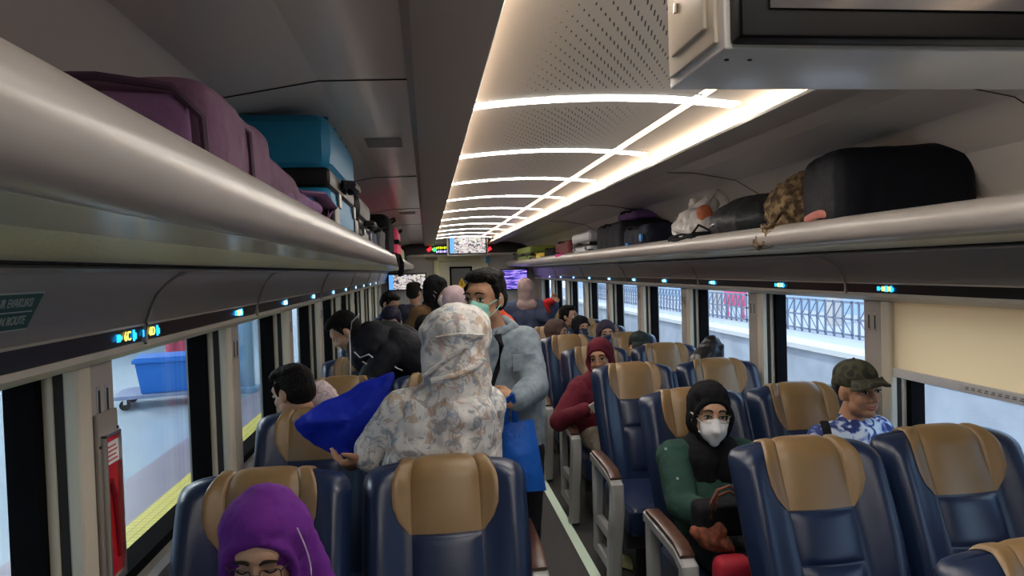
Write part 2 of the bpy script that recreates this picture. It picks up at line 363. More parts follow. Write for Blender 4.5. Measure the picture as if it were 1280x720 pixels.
# luggage racks, upper panels and indicator strips
for sg, sd_ in ((-1, 'left'), (1, 'right')):
    t = empty('luggage_rack', (X(sg, 1.2), 5.5, 1.76), 0, 'long beige overhead luggage rack along the %s side' % ('platform' if sg < 0 else 'track'), 'luggage rack')
    def sub(name, prof, m):
        o = extr(name, prof, m, sg); o.data.transform(Matrix.Translation(-t.location)); o.parent = t; return o
    ap = []
    for k in range(13):
        a = -PI*.62+PI*1.2*k/12; ap.append((.905-.048*math.cos(a), 1.790+.047*math.sin(a)))
    sub('rack_nose', [(.96, 1.746), (.93, 1.744)]+ap+[(.95, 1.80), (.96, 1.775)], LIPM)
    sub('smooth_glass', [(.912, 1.743), (1.03, 1.738), (1.03, 1.746), (.912, 1.749)], SMOOTHG)
    sub('textured_glass', [(1.03, 1.738), (1.30, 1.720), (1.30, 1.728), (1.03, 1.746)], FROST)
    sub('rack_shelf', [(.95, 1.752), (1.45, 1.742), (1.45, 1.768), (.95, 1.774)], LIPM)
    sub('rack_groove', [(1.298, 1.716), (1.318, 1.712), (1.318, 1.735), (1.298, 1.735)], DARKGR)
    sub('rack_trim', [(1.30, 1.708), (1.318, 1.700), (1.335, 1.706), (1.34, 1.74), (1.318, 1.735), (1.31, 1.714)], TRIMM)
    # curved panel between rack and strip
    S(extr('trim_%d' % (7 if sg < 0 else 8), [(1.322, 1.704), (1.332, 1.66), (1.350, 1.61), (1.366, 1.566), (1.46, 1.566), (1.46, 1.73), (1.33, 1.73)], PANELD, sg))
    st = extr('indicator_strip', [(1.366, 1.566), (1.374, 1.522), (1.44, 1.522), (1.44, 1.566)], BLACKS, sg)
    tag(st, 'long black seat indicator strip above the windows on the %s side' % ('platform' if sg < 0 else 'track'), 'indicator strip')
    S(extr('trim_%d' % (9 if sg < 0 else 10), [(1.362, 1.570), (1.366, 1.564), (1.378, 1.566), (1.378, 1.573)], CREAMW, sg))
    S(extr('trim_%d' % (11 if sg < 0 else 12), [(1.368, 1.523), (1.372, 1.508), (1.39, 1.498), (1.42, 1.485), (1.49, 1.485), (1.49, 1.523)], CREAMW, sg))
    # seams in the curved panel and the strip
    seams = [1.93, 3.15, 5.0, 6.9, 8.8, 10.7] if sg < 0 else [1.35, 3.15, 5.0, 6.9, 8.8, 10.7]
    for k, y in enumerate(seams):
        pts = [Vector((X(sg, 1.365+.0), y, 1.515)), Vector((X(sg, 1.360), y, 1.57)), Vector((X(sg, 1.346), y, 1.61)), Vector((X(sg, 1.336), y+.01, 1.64)), Vector((X(sg, 1.329), y+.05, 1.665)), Vector((X(sg, 1.322), y+.13, 1.69)), Vector((X(sg, 1.318), y+.22, 1.702))]
        S(MB().tube(pts, .004, 6).build('trim_%d' % (20+k+(0 if sg < 0 else 10)), DARKGR if k % 1 else PANELD))
        S(box('trim_%d' % (40+k+(0 if sg < 0 else 10)), (min(X(sg, 1.361), X(sg, 1.376)), y-.006, 1.520), (max(X(sg, 1.361), X(sg, 1.376)), y+.006, 1.568), TRIMM))
    # ceiling beam (bulkhead), sloping ceiling over the rack, ledge and cove
    S(extr('trim_%d' % (60 if sg < 0 else 61), [(.472, 2.166), (.476, 2.160), (.60, 2.158), (.645, 2.164), (.665, 2.19), (.665, 2.36), (.60, 2.36), (.60, 2.172), (.472, 2.170)], CEILD, sg))
    S(extr('trim_%d' % (62 if sg < 0 else 63), [(.512, 2.204), (.55, 2.206), (.59, 2.20), (.597, 2.175), (.60, 2.175), (.60, 2.36), (.59, 2.36), (.58, 2.22), (.512, 2.214)], CREAMW, sg))
    cl = extr('cove_light', [(.505, 2.174), (.53, 2.174), (.53, 2.190), (.505, 2.186)], WARMLED, sg, y0=-1.2, y1=12.4)
    tag(cl, 'warm linear cove light hidden behind the %s beam edge of the ceiling' % ('platform side' if sg < 0 else 'track side'), 'cove light')
    prof = [(.66, 2.205), (.9, 2.20), (1.15, 2.155), (1.33, 2.05), (1.43, 1.90), (1.452, 1.78)]
    for a, b in zip(prof, prof[1:]):
        S(extr('ceiling', [a, b, (b[0]+.02, b[1]+.02), (a[0]+.02, a[1]+.02)], CEILG, sg))
    for k, y in enumerate((1.93, 3.86, 5.8, 7.7)):
        pts = [Vector((X(sg, u), y, z-.0015)) for u, z in prof]
        S(MB().tube(pts, .0022, 5).build('trim_%d' % (70+k+(0 if sg < 0 else 10)), DARKGR))
S(box('ceiling', (CX-1.64, YF-.1, 2.36), (CX+1.64, YE+.1, 2.42), CEILD))
# ceiling centre panels and cross lights
def arcz(u): return 2.205+.033*(1-(u/.5)**2)
LP = 1.005; L0 = 2.28
k = -3
placen = ['first', 'second', 'third', 'fourth', 'fifth', 'sixth', 'seventh', 'eighth', 'ninth', 'tenth', 'eleventh', 'twelfth', 'thirteenth', 'fourteenth']
while L0+LP*k < 12.3:
    yc = L0+LP*k
    n = 30
    us = [-.515+1.03*i/n for i in range(n+1)]
    hw = (LP-.075)/2; ym = yc-LP/2
    if ym > YF+.3:
        base = 2.205
        def strip_(name, ua, m, hw_, y_, par=None, dz=0, th=.02):
            t_ = [Vector((u, -hw_, arcz(u)-base+dz)) for u in ua]+[Vector((u, -hw_, arcz(u)-base+dz+th)) for u in ua[::-1]]
            o_ = loft(name, [t_, [Vector((p.x, hw_, p.z)) for p in t_]], m, par); 
            if par is None: o_.location = (CX, y_, base)
            return o_
        pn = empty('ceiling_panel', (CX, ym, base), 0, 'perforated cream ceiling panel arched between two cross lights, %s along the aisle' % placen[k+3], 'ceiling panel', 'perforated ceiling panels')
        strip_('perforated_sheet', [u for u in us if u < .262]+[.262], PERF, hw, ym, pn)
        strip_('outer_sheet', [.298]+[u for u in us if u > .30], mat('cream ceiling sheet', (.80, .75, .68), .3) if 'cream ceiling sheet' not in bpy.data.materials else bpy.data.materials['cream ceiling sheet'], hw, ym, pn)
        tr_ = loft('light_trough', [[Vector((u, q*hw, arcz(.28)-base+z)) for u, z in ((.258, .004), (.268, .024), (.292, .024), (.302, .004), (.302, .03), (.258, .03))] for q in (-1, 1)], CREAMW, pn)  # recess added to hold the imitated reflection
        loft('warm_diffuser', [[Vector((u, q*hw, arcz(.28)-base+z)) for u, z in ((.266, .016), (.294, .014), (.294, .022), (.266, .022))] for q in (-1, 1)], WARMREFL, tr_)  # glowing strip imitates the cove light's reflection in the ceiling, not a lamp
        cl = strip_('cross_light', [-.515]+[-.5+.93*i/28 for i in range(29)], WHITELED, .034, yc, None, -.002, .012)
        tag(cl, 'thin white light strip arching across the ceiling, %s along the aisle' % placen[k+3], 'ceiling light', 'cross lights of the ceiling')
        jn = strip_('trim_%d' % (100+k), [.43, .47, .515], CREAMW, .037, yc, None, .0, .012); S(jn)
    k += 1
# ceiling grilles on the left slope
for y in (2.85, 6.2):
    g = MB(); 
    for q in range(14): g.box((-.07, -.10+q*.014, -.003), (.07, -.094+q*.014, .001))
    o = g.build('air_grille', PANELD); o.location = (-.15, y, 2.2); tag(o, 'small slotted air grille in the grey ceiling above the platform side rack, %s one' % ('nearer' if y < 5 else 'farther'), 'grille')
# ------------------------------------------------------------ end wall
e = MB(); e.box((CX-1.6, YE, -.1), (CX-.46, YE+.1, 2.36)); e.box((CX+.46, YE, -.1), (CX+1.6, YE+.1, 2.36)); e.box((CX-.46, YE, 1.98), (CX+.46, YE+.1, 2.36))
S(e.build('wall_end', PANEL))
S(box('trim_90', (CX-1.3, YE-.05, 2.0), (CX+1.3, YE+.02, 2.20), BLACKS))
S(box('trim_91', (CX-1.3, YE-.06, 1.955), (CX+1.3, YE, 2.0), CREAMW, None, .01))
dr = S(empty('door_1', (CX, YE, 0)))
fr = MB(); fr.box((-.50, -.05, 0), (-.40, .08, 1.96), .02); fr.box((.40, -.05, 0), (.50, .08, 1.96), .02); fr.box((-.50, -.05, 1.86), (.50, .08, 1.98), .02); fr.build('door_frame', mat('yellowish door frame', (.68, .62, .36), .5), dr)
dl = MB(); dl.box((-.40, .0, .0), (-.19, .05, 1.86)); dl.box((.19, 0, 0), (.40, .05, 1.86)); dl.box((-.19, 0, 0), (.19, .05, .95)); dl.box((-.19, 0, 1.74), (.19, .05, 1.86)); dl.build('door_leaf', mat('pale door leaf', (.62, .58, .42), .5), dr)
gf = MB(); gf.box((-.21, -.02, .93), (-.175, .01, 1.76), .01); gf.box((.175, -.02, .93), (.21, .01, 1.76), .01); gf.box((-.21, -.02, 1.73), (.21, .01, 1.765), .01); gf.box((-.21, -.02, .93), (.21, .01, .965), .01); gf.build('window_frame', GASK, dr)
box('door_pane', (-.18, .02, .95), (.18, .03, 1.75), mat('dim vestibule glass', (.12, .125, .12), .15), dr)
wt = mk('warning_sticker', [(-.10, -.0, 1.30), (.12, -.0, 1.30), (.01, 0, 1.52), (-.10, .015, 1.34), (.12, .015, 1.34), (.01, .015, 1.56)], [(0, 1, 2), (3, 5, 4), (0, 3, 4, 1), (1, 4, 5, 2), (2, 5, 3, 0)], mat('yellow warning', (.85, .55, .02), .5), dr, False); wt['label'] = 'yellow triangular warning sticker'
mk('warning_mark', [(.0, -.003, 1.41), (.02, -.003, 1.41), (.016, -.003, 1.50), (.004, -.003, 1.50)], [(0, 1, 2, 3)], BLKPL, wt, False)
# LED display in the black band
led = empty('led_display', at(556, 312, YE-.06), 0, 'black text display with yellow green and violet lettering left of the far central screen', 'display')
box('display_case', (-.19, -.01, -.09), (.19, .01, .09), BLKPL, led)
for nm, z, c, w_ in (('upper_text_line', .035, (.55, .7, .02), .30), ('lower_text_line', -.035, (.45, .4, 1), .30)):
    g = MB()
    for q in range(9): g.box((-.16+q*.037, -.015, z-.022+.006*(q % 2)), (-.16+q*.037+.024, -.0102, z+.022-.008*((q*5) % 3 == 0)))
    g.build(nm, emis(nm+' glow', c, .7), led)
gi = empty('signal_light', at(543, 312, YE-.07), 0, 'round green signal light beside the text display at the coach end', 'light'); 
MB().tube([(0, 0, 0), (0, -.02, 0)], .035, 14).build('lens', emis('green signal', (.02, 1, .15), 1), gi); box('lens_holder', (-.045, 0, -.05), (.045, .02, .05), BLKPL, gi, .008)
for px, nm in ((537, 'left of the green signal light'), (611, 'right of the far central screen')):
    gi = empty('exit_light', at(px, 312, YE-.07), 0, 'small red light on the black end band %s' % nm, 'light')
    MB().tube([(-.04, -.0, -.02), (.04, -.0, .03)], .03, 8).build('lens', emis('red signal', (1, .02, .03), .7), gi); box('lens_holder', (-.05, .01, -.05), (.05, .03, .05), BLKPL, gi, .006)
# screens
CROWD = tv_mat('news picture glow', 3.1, [(0, (.05, .05, .09)), (.40, (.22, .16, .14)), (.46, (.75, .72, .78)), (.53, (.8, .7, .25)), (.56, (.7, .72, .82)), (.63, (.12, .12, .2)), (.67, (.55, .3, .3))], .33)
PURP = tv_mat('violet menu glow', 1.7, [(0, (.02, .02, .18)), (.42, (.10, .08, .45)), (.5, (.35, .15, .7)), (.56, (.2, .3, .8)), (.62, (.6, .3, .6))], .5, (3, 22))
def screen(px0, px1, py0, py1, Y, label, content, side=True, depth=.06):
    a, b = at(px0, py1, Y), at(px1, py0, Y); w, h = b.x-a.x, b.z-a.z
    t = empty('television', ((a.x+b.x)/2, Y, (a.z+b.z)/2), 0, label, 'television')
    box('casing', (-w/2, 0, -h/2), (w/2, depth, h/2), BLKPL, t, .008)
    bz = .022
    fr = MB(); fr.box((-w/2, -.006, -h/2), (-w/2+bz, .001, h/2)); fr.box((w/2-bz, -.006, -h/2), (w/2, .001, h/2)); fr.box((-w/2, -.006, -h/2), (w/2, .001, -h/2+bz)); fr.box((-w/2, -.006, h/2-bz), (w/2, .001, h/2)); fr.build('bezel', BLKPL, t)
    scn = box('screen', (-w/2+bz, -.003, -h/2+bz), (w/2-bz, 0, h/2-bz), content, t)
    if side: box('blue_side_banner', (-w/2+bz, -.0045, -h/2+bz), (-w/2+bz+w*.11, -.003, h/2-bz), emis('sky blue banner glow', (.12, .38, .9), .4), scn)
    return t, w, h
t, w, h = screen(561, 608, 290.5, 318.5, 12.3, 'television hung from the ceiling over the far door, showing a crowd', CROWD)
box('ceiling_housing', (-w/2-.02, .02, -h/2-.015), (w/2+.02, .4, 2.36-t.location.z), CREAMW, t)
screen(485, 533, 341, 364, YE-.09, 'television on the end wall left of the far door, showing a crowd', CROWD)
screen(626, 660, 335.5, 363, YE-.09, 'television on the end wall right of the far door, with violet menu', PURP, False)
# notices at the end wall
for px, py, w_, h_, c, lb in ((604, 322, .10, .10, (.75, .74, .7), 'white square notice on end wall by the door'), (610, 325, .08, .12, (.10, .35, .6), 'blue notice on end wall right of the white one'), (539, 323, .22, .05, (.22, .16, .10), 'long brown nameplate on end wall left of the door')):
    p = at(px, py, YE-.07); o = box('notice_sign', (-w_/2, -.004, -h_/2), (w_/2, .004, h_/2), mat('notice', c, .6)); o.location = p; tag(o, lb, 'sign')
# ------------------------------------------------------------ near television box
tb = empty('television', (CX, .79, 1.93), 0, 'large cream ceiling box with black screen close overhead at top right', 'television')
x0, x1 = -.275, .52
box('housing', (x0, 0, 0), (x1, .185, .44), mat('grey white housing', (.80, .79, .78), .22), tb, .004)
sp = MB().box((x0-.006, .015, .012), (x0, .172, .42), .003).build('side_door', mat('ivory side door', (.62, .56, .46), .35), tb)
ins = MB(); ins.box((x0-.011, .035, .035), (x0-.005, .150, .30), .006); ins.build('raised_frame', mat('ivory side door b', (.62, .56, .46), .3), sp)
for y_, z_ in ((.055, .10), (.12, .085)):
    MB().tube([(x0-.013, y_, z_+.012), (x0-.014, y_, z_)], .003, 6).build('latch', METAL, sp)
box('screen_bezel', (x0+.006, -.03, .004), (x1, 0, .44), mat('deep black bezel', (.004, .004, .005), .35, spec=.12), tb, .006)
box('screen', (x0+.04, -.034, .036), (x1, -.029, .44), mat('switched off screen', (.055, .05, .055), .12), tb)
for q in (.02, .05): MB().cyl((x0+q, .04, -.0015), (x0+q, .04, .001), .003, 8).build('screw', BLKPL, tb)
# ------------------------------------------------------------ seat indicators on the strips
CY = emis('cyan led', (.01, .36, .95), 1.0); YL = emis('yellow led', (1, .80, .10), .8); GW = emis('pale led', (.6, 1, .9), 3.0)
def indicator(sg, y, txt, lab):
    z = 1.544; u = 1.3690; t = empty('seat_indicator', (X(sg, u), y, z), 0, lab, 'seat indicator')
    # local frame: along coach = reading direction
    dy = 1 if sg < 0 else -1
    rot = Matrix(((0, 0, -sg*1.0, 0), (dy, 0, 0, 0), (0, 1, 0, 0), (0, 0, 0, 1)))
    def bx(a0, z0, a1, z1): return ((min(sg*-.001, sg*-.004), min(a0*dy, a1*dy), z0), (max(sg*-.001, sg*-.004), max(a0*dy, a1*dy), z1))
    a = MB(); a.box(*bx(-.062, -.009, -.046, .009)); a.box(*bx(-.042, -.004, -.038, .004)); a.build('blue_icon', CY, t)
    b = MB(); b.box(*bx(.030, -.014, .037, .014)); b.box(*bx(.040, -.010, .047, .006)); b.build('blue_icon', CY, t)
    if txt: text('seat_number', txt, .032, YL, t, Matrix.Translation((-sg*.003, -.004*dy, 0)) @ rot)
    else:
        c = MB(); c.box(*bx(-.030, -.010, -.012, .010)); c.box(*bx(.010, -.010, .026, .010)); c.build('seat_number', YL, t)
        box('blue_icon', *bx(-.008, -.013, .006, .013), CY, t)
    return t
names = ['nearest', 'second', 'third', 'fourth', 'fifth', 'sixth', 'seventh', 'eighth', 'ninth', 'tenth', 'eleventh']
for k, y in enumerate([1.83, 1.985, 2.87, 3.78, 4.70, 5.68, 6.55, 7.46, 8.41, 9.36, 10.38]):
    indicator(-1, y, {0: '6C', 1: '6D'}.get(k, ''), ['lit seat indicator reading 6C on the platform side strip', 'lit seat indicator reading 6D on the platform side strip'][k] if k < 2 else 'lit blue and yellow seat indicator, %s along the platform side strip' % names[k])
for k, y in enumerate([2.85, 3.78, 4.73, 5.74, 6.62, 7.55, 8.50, 9.44, 10.36, 11.32]):
    indicator(1, y, '', 'lit blue and yellow seat indicator, %s along the track side strip' % names[k])
# evacuation sign (left curved panel)
es = empty('evacuation_sign', (X(-1, 1.340), 1.20, 1.634), 0, 'dark green evacuation route sign with white lettering above left windows', 'sign')
th = math.atan2(.034, .138)
gm = mat('dark green sign', (.0, .085, .075), .45); wm = mat('white lettering', (.55, .6, .58), .5)
Bm = Matrix(((0, math.sin(th)*-1*-1, math.cos(th), 0), (1, 0, 0, 0), (0, math.cos(th), -math.sin(th), 0), (0, 0, 0, 1)))
def sp_(a, b, c): return Bm @ Vector((a, b, c))
pl = [(-.16, -.031), (.146, -.031), (.180, .031), (-.16, .031)]
def plate(name, pts, c0, c1, m, par):
    v = [sp_(a, b, c0) for a, b in pts]+[sp_(a, b, c1) for a, b in pts]; n = len(pts)
    return mk(name, v, [tuple(range(n)), tuple(range(n, 2*n))]+[(i, (i+1) % n, n+(i+1) % n, n+i) for i in range(n)], m, par, False)
plate('backing', [(-.163, -.034), (.149, -.034), (.186, .034), (-.163, .034)], 0, .003, wm, es)
plate('green_plate', pl, .001, .005, gm, es)
plate('divider_line', [(-.16, -.0009), (.150, -.0009), (.151, .0009), (-.16, .0009)], .004, .006, wm, es)
text('upper_lettering', 'JALUR EVAKUASI', .0215, wm, es, Bm @ Matrix.Translation((.146, .0155, .0058)) @ Matrix.Diagonal((.80, 1, 1, 1)), align='RIGHT', shear=.25)
text('lower_lettering', 'EVACUATION ROUTE', .0215, wm, es, Bm @ Matrix.Translation((.132, -.0155, .0058)) @ Matrix.Diagonal((.80, 1, 1, 1)), align='RIGHT', shear=.25)
# emergency hammer box on the first left pillar
hb = empty('emergency_box', (X(-1, UW-.010), 1.843, 1.12), 0, 'recessed red emergency hammer box behind clear cover on the near left pillar', 'emergency box')
box('box_frame', (0, -.056, -.24), (.012, .056, .24), mat('taupe frame', (.25, .22, .19), .4), hb, .01)
box('red_case', (.010, -.036, -.17), (.016, .036, .175), mat('red hammer case', (.45, .012, .02), .3), hb, .004)
MB().tube([(.018, -.02, .07), (.020, .0, .03), (.018, .02, -.13)], [.010, .008, .006], 8).build('hammer', mat('dark red hammer', (.25, .01, .015), .4), hb)
cf = MB(); cf.box((.012, -.042, -.18), (.024, -.036, .185)); cf.box((.012, .036, -.18), (.024, .042, .185)); cf.box((.012, -.042, -.185), (.024, .042, -.178)); cf.box((.012, -.042, .18), (.024, .042, .187)); cf.build('cover_frame', METAL, hb)
st = box('instruction_sticker', (.018, -.034, .11), (.0195, .034, .165), WHITEP, hb)
g = MB(); [g.box((.0195, -.028, .118+.011*q), (.0199, .026-.008*(q % 2), .122+.011*q)) for q in range(4)]; g.build('sticker_print', mat('red print', (.5, .05, .05), .5), st)
for y_, z_ in ((-.049, .16), (.049, .19), (-.049, -.2), (.049, -.17)): MB().cyl((.010, y_, z_), (.0145, y_, z_), .004, 8).build('screw', BLKPL, hb)
# roller blind on the near right window
rb = empty('roller_blind', (X(1, UW+.005), 1.91, 1.48), 0, 'cream roller blind half drawn over the near right window', 'roller blind')
blm = mat('cream blind cloth', (.78, .68, .52), .8, emit=(.62, .52, .33), es=0)
m_, n_, b_ = blm, blm.node_tree, blm.node_tree.nodes['Principled BSDF']
tr = n_.nodes.new('ShaderNodeBsdfTranslucent'); tr.inputs[0].default_value = (1.0, .80, .56, 1); mx = n_.nodes.new('ShaderNodeMixShader'); mx.inputs[0].default_value = .7
n_.links.new(b_.outputs[0], mx.inputs[1]); n_.links.new(tr.outputs[0], mx.inputs[2]); n_.links.new(mx.outputs[0], n_.nodes['Material Output'].inputs[0])
box('blind_cloth', (0, -.0, -.30), (.003, WL+.02, .01), blm, rb)
box('bottom_bar', (-.008, -.0, -.338), (.010, WL+.025, -.298), mat('pale grey bar', (.55, .55, .56), .35), rb, .004)
s_ = box('instruction_label', (-.0095, .30, -.330), (-.008, .62, -.306), mat('clear label', (.5, .5, .51), .4), rb)
g = MB()
for q in range(9): g.box((-.0101, .315+.032*q, -.323), (-.0095, .335+.032*q, -.320)); g.box((-.0101, .315+.032*q, -.316), (-.0095, .330+.032*q, -.313))
g.build('label_print', BLKPL, s_)
# ============================================================ SEATS
SW, ZT, RT = .258, 1.077, .05
def seat_w(z): return SW*(.93+.07*min(1, max(0, (z-.45)/.35)))
def yr(z): return -.24*(ZT-z)/.64 - .012*math.sin((z-.45)*6)
def body_pt(s, th_z, side):
    """s in -1..1; th_z in 0..1 lower part, 1..2 the rounded top; side 0 front 1 back"""
    if th_z <= 1: z = .40+(ZT-RT-.40)*th_z; c = 1.; w = seat_w(z)
    else:
        th = (th_z-1)*PI/2; z = ZT-RT+RT*math.sin(th); c = math.cos(th); w = seat_w(z)-.035*(1-math.cos(th))
    d = .105; a = abs(s); z2 = z-.022*a**4*max(0, (z-.8)/.3)
    hs = min(1, max(0, (a-.42)/.40)); hs = hs*hs*(3-2*hs)
    b = .048*(.55+.45*min(1, max(0, (z-.5)/.4)))*hs
    y0 = yr(z); r = 0 if a < .8 else 1-math.sqrt(max(0, 1-((a-.8)/.2)**2))
    mid = y0+.35*d
    y = (y0-b)+(mid-(y0-b))*r if side == 0 else (y0+d)+(mid-(y0+d))*r
    crown = -.010*math.cos(a/.42*PI/2) if side == 0 and a < .42 else 0
    y = mid+(y+crown-mid)*(c*.92+.08)
    return Vector((s*w, y, z2))
def make_seat():
    t = empty('train_seat')
    rings = []
    ts = [i/16 for i in range(17)]+[1+i/6 for i in range(1, 7)]
    ss = [-1+2*i/30 for i in range(31)]
    for tz in ts: rings.append([body_pt(s, tz, 0) for s in ss]+[body_pt(s, tz, 1) for s in ss[::-1][1:-1]])
    loft('backrest', rings, NAVY, t)
    def patch(name, fl, fr_, t0, t1, m, par, off=.009, nu=14, nv=26, extra=0):
        g = []
        for j in range(nv+1):
            q = t0+(t1-t0)*j/nv
            row = []
            for i2 in range(nu+1):
                u = i2/nu; s = fl(q)+(fr_(q)-fl(q))*u
                P = (lambda s_, q_: body_pt(s_, q_, 0) if q_ <= 2 else body_pt(s_, 4-q_, 1))
                p = P(s, q); ax = P(s+.01, q)-P(s-.01, q); ay = P(s, min(q+.02, 3.2))-P(s, q-.02)
                n_ = ax.cross(ay); n_ = n_.normalized() if n_.length > 1e-9 else Vector((0, 0, 1))
                if q <= 1.9 and n_.y > 0: n_ = -n_
                if q > 1.9 and n_.z < 0 and q < 2.2: n_ = -n_
                if q >= 2.2 and n_.y < 0: n_ = -n_
                o_ = .002+extra+off*(1-abs(2*u-1)**5)*(1-abs(2*j/nv-1)**9)
                row.append(p+n_*o_)
            g.append(row)
        return loft(name, g, m, par, closed=False, cap=False, smooth=True)
    c = .41
    def top(q): return q
    def wing(q):   # outer border of the wings
        zz = min(1.0, (q-.62)/.38) if q < 1 else 1.0
        if q < 1: k = max(0., (q-.775)/.225); return c+.03+.20*(math.sin(min(1, k*1.3)*PI/2))**.8
        if q < 2: return .64-.02*(q-1)
        return .62
    hr = patch('headrest', lambda q: -c, lambda q: c, .775, 2.6, TAN, t, .011, extra=.001)
    patch('side_wing', lambda q: -wing(q), lambda q: -c, .775, 2.5, TAN, hr, .009)
    patch('side_wing', lambda q: c, lambda q: wing(q), .775, 2.5, TAN, hr, .009)
    patch('back_panel', lambda q: -c, lambda q: c, .535, .765, NAVY, t, .010)
    patch('lumbar_panel', lambda q: -c, lambda q: c, .15, .525, NAVY, t, .016)
    # back shell behind the backrest
    g = MB().box((-.23, -.14, .34), (.23, -.06, .52), .02); 
    g.build('rear_shell', NAVYD, t)
    cu = MB().box((-.255, -.74, .30), (.255, -.20, .455), .045); cu.build('seat_cushion', NAVY, t)
    bs = MB().box((-.24, -.62, .20), (.24, -.15, .30), .02); bs.box((-.16, -.50, .0), (-.10, -.26, .21), .01); bs.box((.10, -.50, 0), (.16, -.26, .21), .01); bs.build('pedestal', mat('dark grey pedestal', (.05, .05, .055), .5) if 'dark grey pedestal' not in bpy.data.materials else bpy.data.materials['dark grey pedestal'], t)
    return t
def sweep_xy(pts, w, th_):
    """ribbon of rectangular section: pts (y,z), lateral width w, thickness list"""
    rings = []
    for i2, (y, z) in enumerate(pts):
        a = Vector(pts[max(0, i2-1)]); b = Vector(pts[min(len(pts)-1, i2+1)]); d = (b-a).normalized(); n_ = Vector((-d.y, d.x)); q = th_[i2] if isinstance(th_, list) else th_
        rings.append([Vector((sx*w/2, y+n_.x*q*sy/2, z+n_.y*q*sy/2)) for sx, sy in ((-1, -.7), (-.7, -1), (.7, -1), (1, -.7), (1, .7), (.7, 1), (-.7, 1), (-1, .7))])
    return rings
def add_armrest(t, x, full=True):
    a = empty('armrest', (x, 0, 0)); a.parent = t
    pts = [(-.33, .625), (-.50, .622), (-.70, .612), (-.765, .585), (-.765, .50), (-.735, .38), (-.70, .27), (-.685, .16), (-.66, .05), (-.60, .02)]
    bpy.data.objects.remove(a)
    fr_ = loft('armrest', [[v+Vector((x, 0, 0)) for v in r] for r in sweep_xy(pts, .062, [.05, .045, .045, .06, .085, .10, .10, .09, .08, .05])], SEATGR, t)
    loft('armrest_pad', [[v+Vector((x, 0, 0)) for v in r] for r in sweep_xy([(-.36, .655), (-.52, .655), (-.69, .645), (-.755, .622)], .056, [.022, .024, .024, .016])], WOOD, fr_)
    g = MB(); g.box((x-.02, -.70, .10), (x+.02, -.30, .16), .012); g.box((x-.022, -.40, .10), (x+.022, -.32, .60), .012); g.box((x-.022, -.66, .27), (x+.02, -.36, .32), .01); g.build('side_brace', SEATGR, fr_)
    return fr_
proto = make_seat()
pa = {}
for nm, sx in (('R', -.325), ('L', .325)):
    q = copy_tree(proto); add_armrest(q, sx); pa[nm] = q
protoC = copy_tree(proto); add_armrest(protoC, -.0) if False else None
TREE = {}
for o in bpy.data.objects:
    if o.parent: TREE.setdefault(o.parent.name, []).append(o)
ordn = ['nearest', 'second', 'third', 'fourth', 'fifth', 'sixth', 'seventh', 'eighth', 'ninth', 'tenth', 'eleventh', 'twelfth']
SEATX = {'Lw': -.512, 'La': .035, 'Ra': 1.225, 'Rw': 1.765}
SEATN = {'Lw': 'window seat, platform side', 'La': 'aisle seat, platform side', 'Ra': 'aisle seat, track side', 'Rw': 'window seat, track side'}
SEATL = {('Lw', 1): 'navy and tan seat at bottom left behind the purple hijab', ('La', 1): 'navy and tan seat at the front left of the aisle, empty',
 ('Lw', 2): 'navy and tan seat by left windows below the dark-haired boy and blue cloth bag', ('Ra', 1): 'empty navy and tan seat at the front right of the aisle',
 ('Rw', 1): 'navy and tan seat at the right edge below the half drawn blind', ('Ra', 2): 'navy and tan seat behind the woman in black hijab and white mask',
 ('Rw', 2): 'navy and tan seat beside the man in camouflage cap', ('Ra', 3): 'navy and tan aisle seat just behind the masked woman, empty', ('Rw', 3): 'empty navy and tan window seat with dark bag showing above it',
 ('Ra', 4): 'navy and tan aisle seat behind the smiling woman in maroon'}
for key in ('Lw', 'La', 'Ra', 'Rw'):
    for k in range(1, 12):
        src = proto if key in ('Lw', 'Rw') else (pa['R'] if key == 'Ra' else pa['L'])
        s_ = copy_tree(src, None, TREE)
        yt = 1.24+.965*k+{('Lw', 1): -.02, ('Ra', 1): -.04}.get((key, k), 0)
        s_.location = (SEATX[key], yt, 0)
        tag(s_, SEATL.get((key, k), 'navy and tan leather train seat, %s row from the front, %s' % (ordn[k-1], SEATN[key])), 'train seat', 'train seats')
s_ = copy_tree(pa['R'], None, TREE); s_.location = (SEATX['Ra']+.03, 1.24, 0); tag(s_, 'navy and tan seat top cut off by the bottom right corner', 'train seat', 'train seats')
def rm(o):
    for c in kids(o): rm(c)
    bpy.data.objects.remove(o)
for o in (proto, pa['R'], pa['L'], protoC): rm(o)
# ============================================================ OUTSIDE
S(box('floor', (-14, -12, -.25), (CX-1.72, 45, -.03), mat('pale blue platform floor', (.42, .50, .58), .25, var=.05, vscale=.6)))
yel = box('trim_95', (-2.13, -12, -.03), (CX-1.72, 45, -.018), tile_mat('yellow tactile paving', (.78, .66, .12), (.45, .38, .08), 8)); S(yel)
S(box('trim_96', (-2.62, -12, -.03), (-2.13, 45, -.022), mat('mauve platform band', (.26, .23, .29), .4, var=.08, vscale=2)))
S(box('wall_platform', (-10.2, -12, -.03), (-10, 45, 4.2), mat('pale platform wall', (.60, .64, .68), .6, var=.05, vscale=.5)))
S(box('ceiling', (-10.2, -12, 4.2), (-1.35, 45, 4.4), mat('platform canopy', (.5, .5, .5), .7)))
for k, y in enumerate((10.9, 19.0, 28.0)):
    c = MB().cyl((-2.75, y, -.03), (-2.75, y, 4.2), .13, 20); c.box((-2.93, y-.18, -.03), (-2.57, y+.18, .06), .02); o = c.build('platform_column', mat('blue platform column', (.20, .38, .58), .45) if k == 0 else bpy.data.materials['blue platform column']); tag(o, 'round blue platform column, %s along the platform' % ordn[k], 'column')
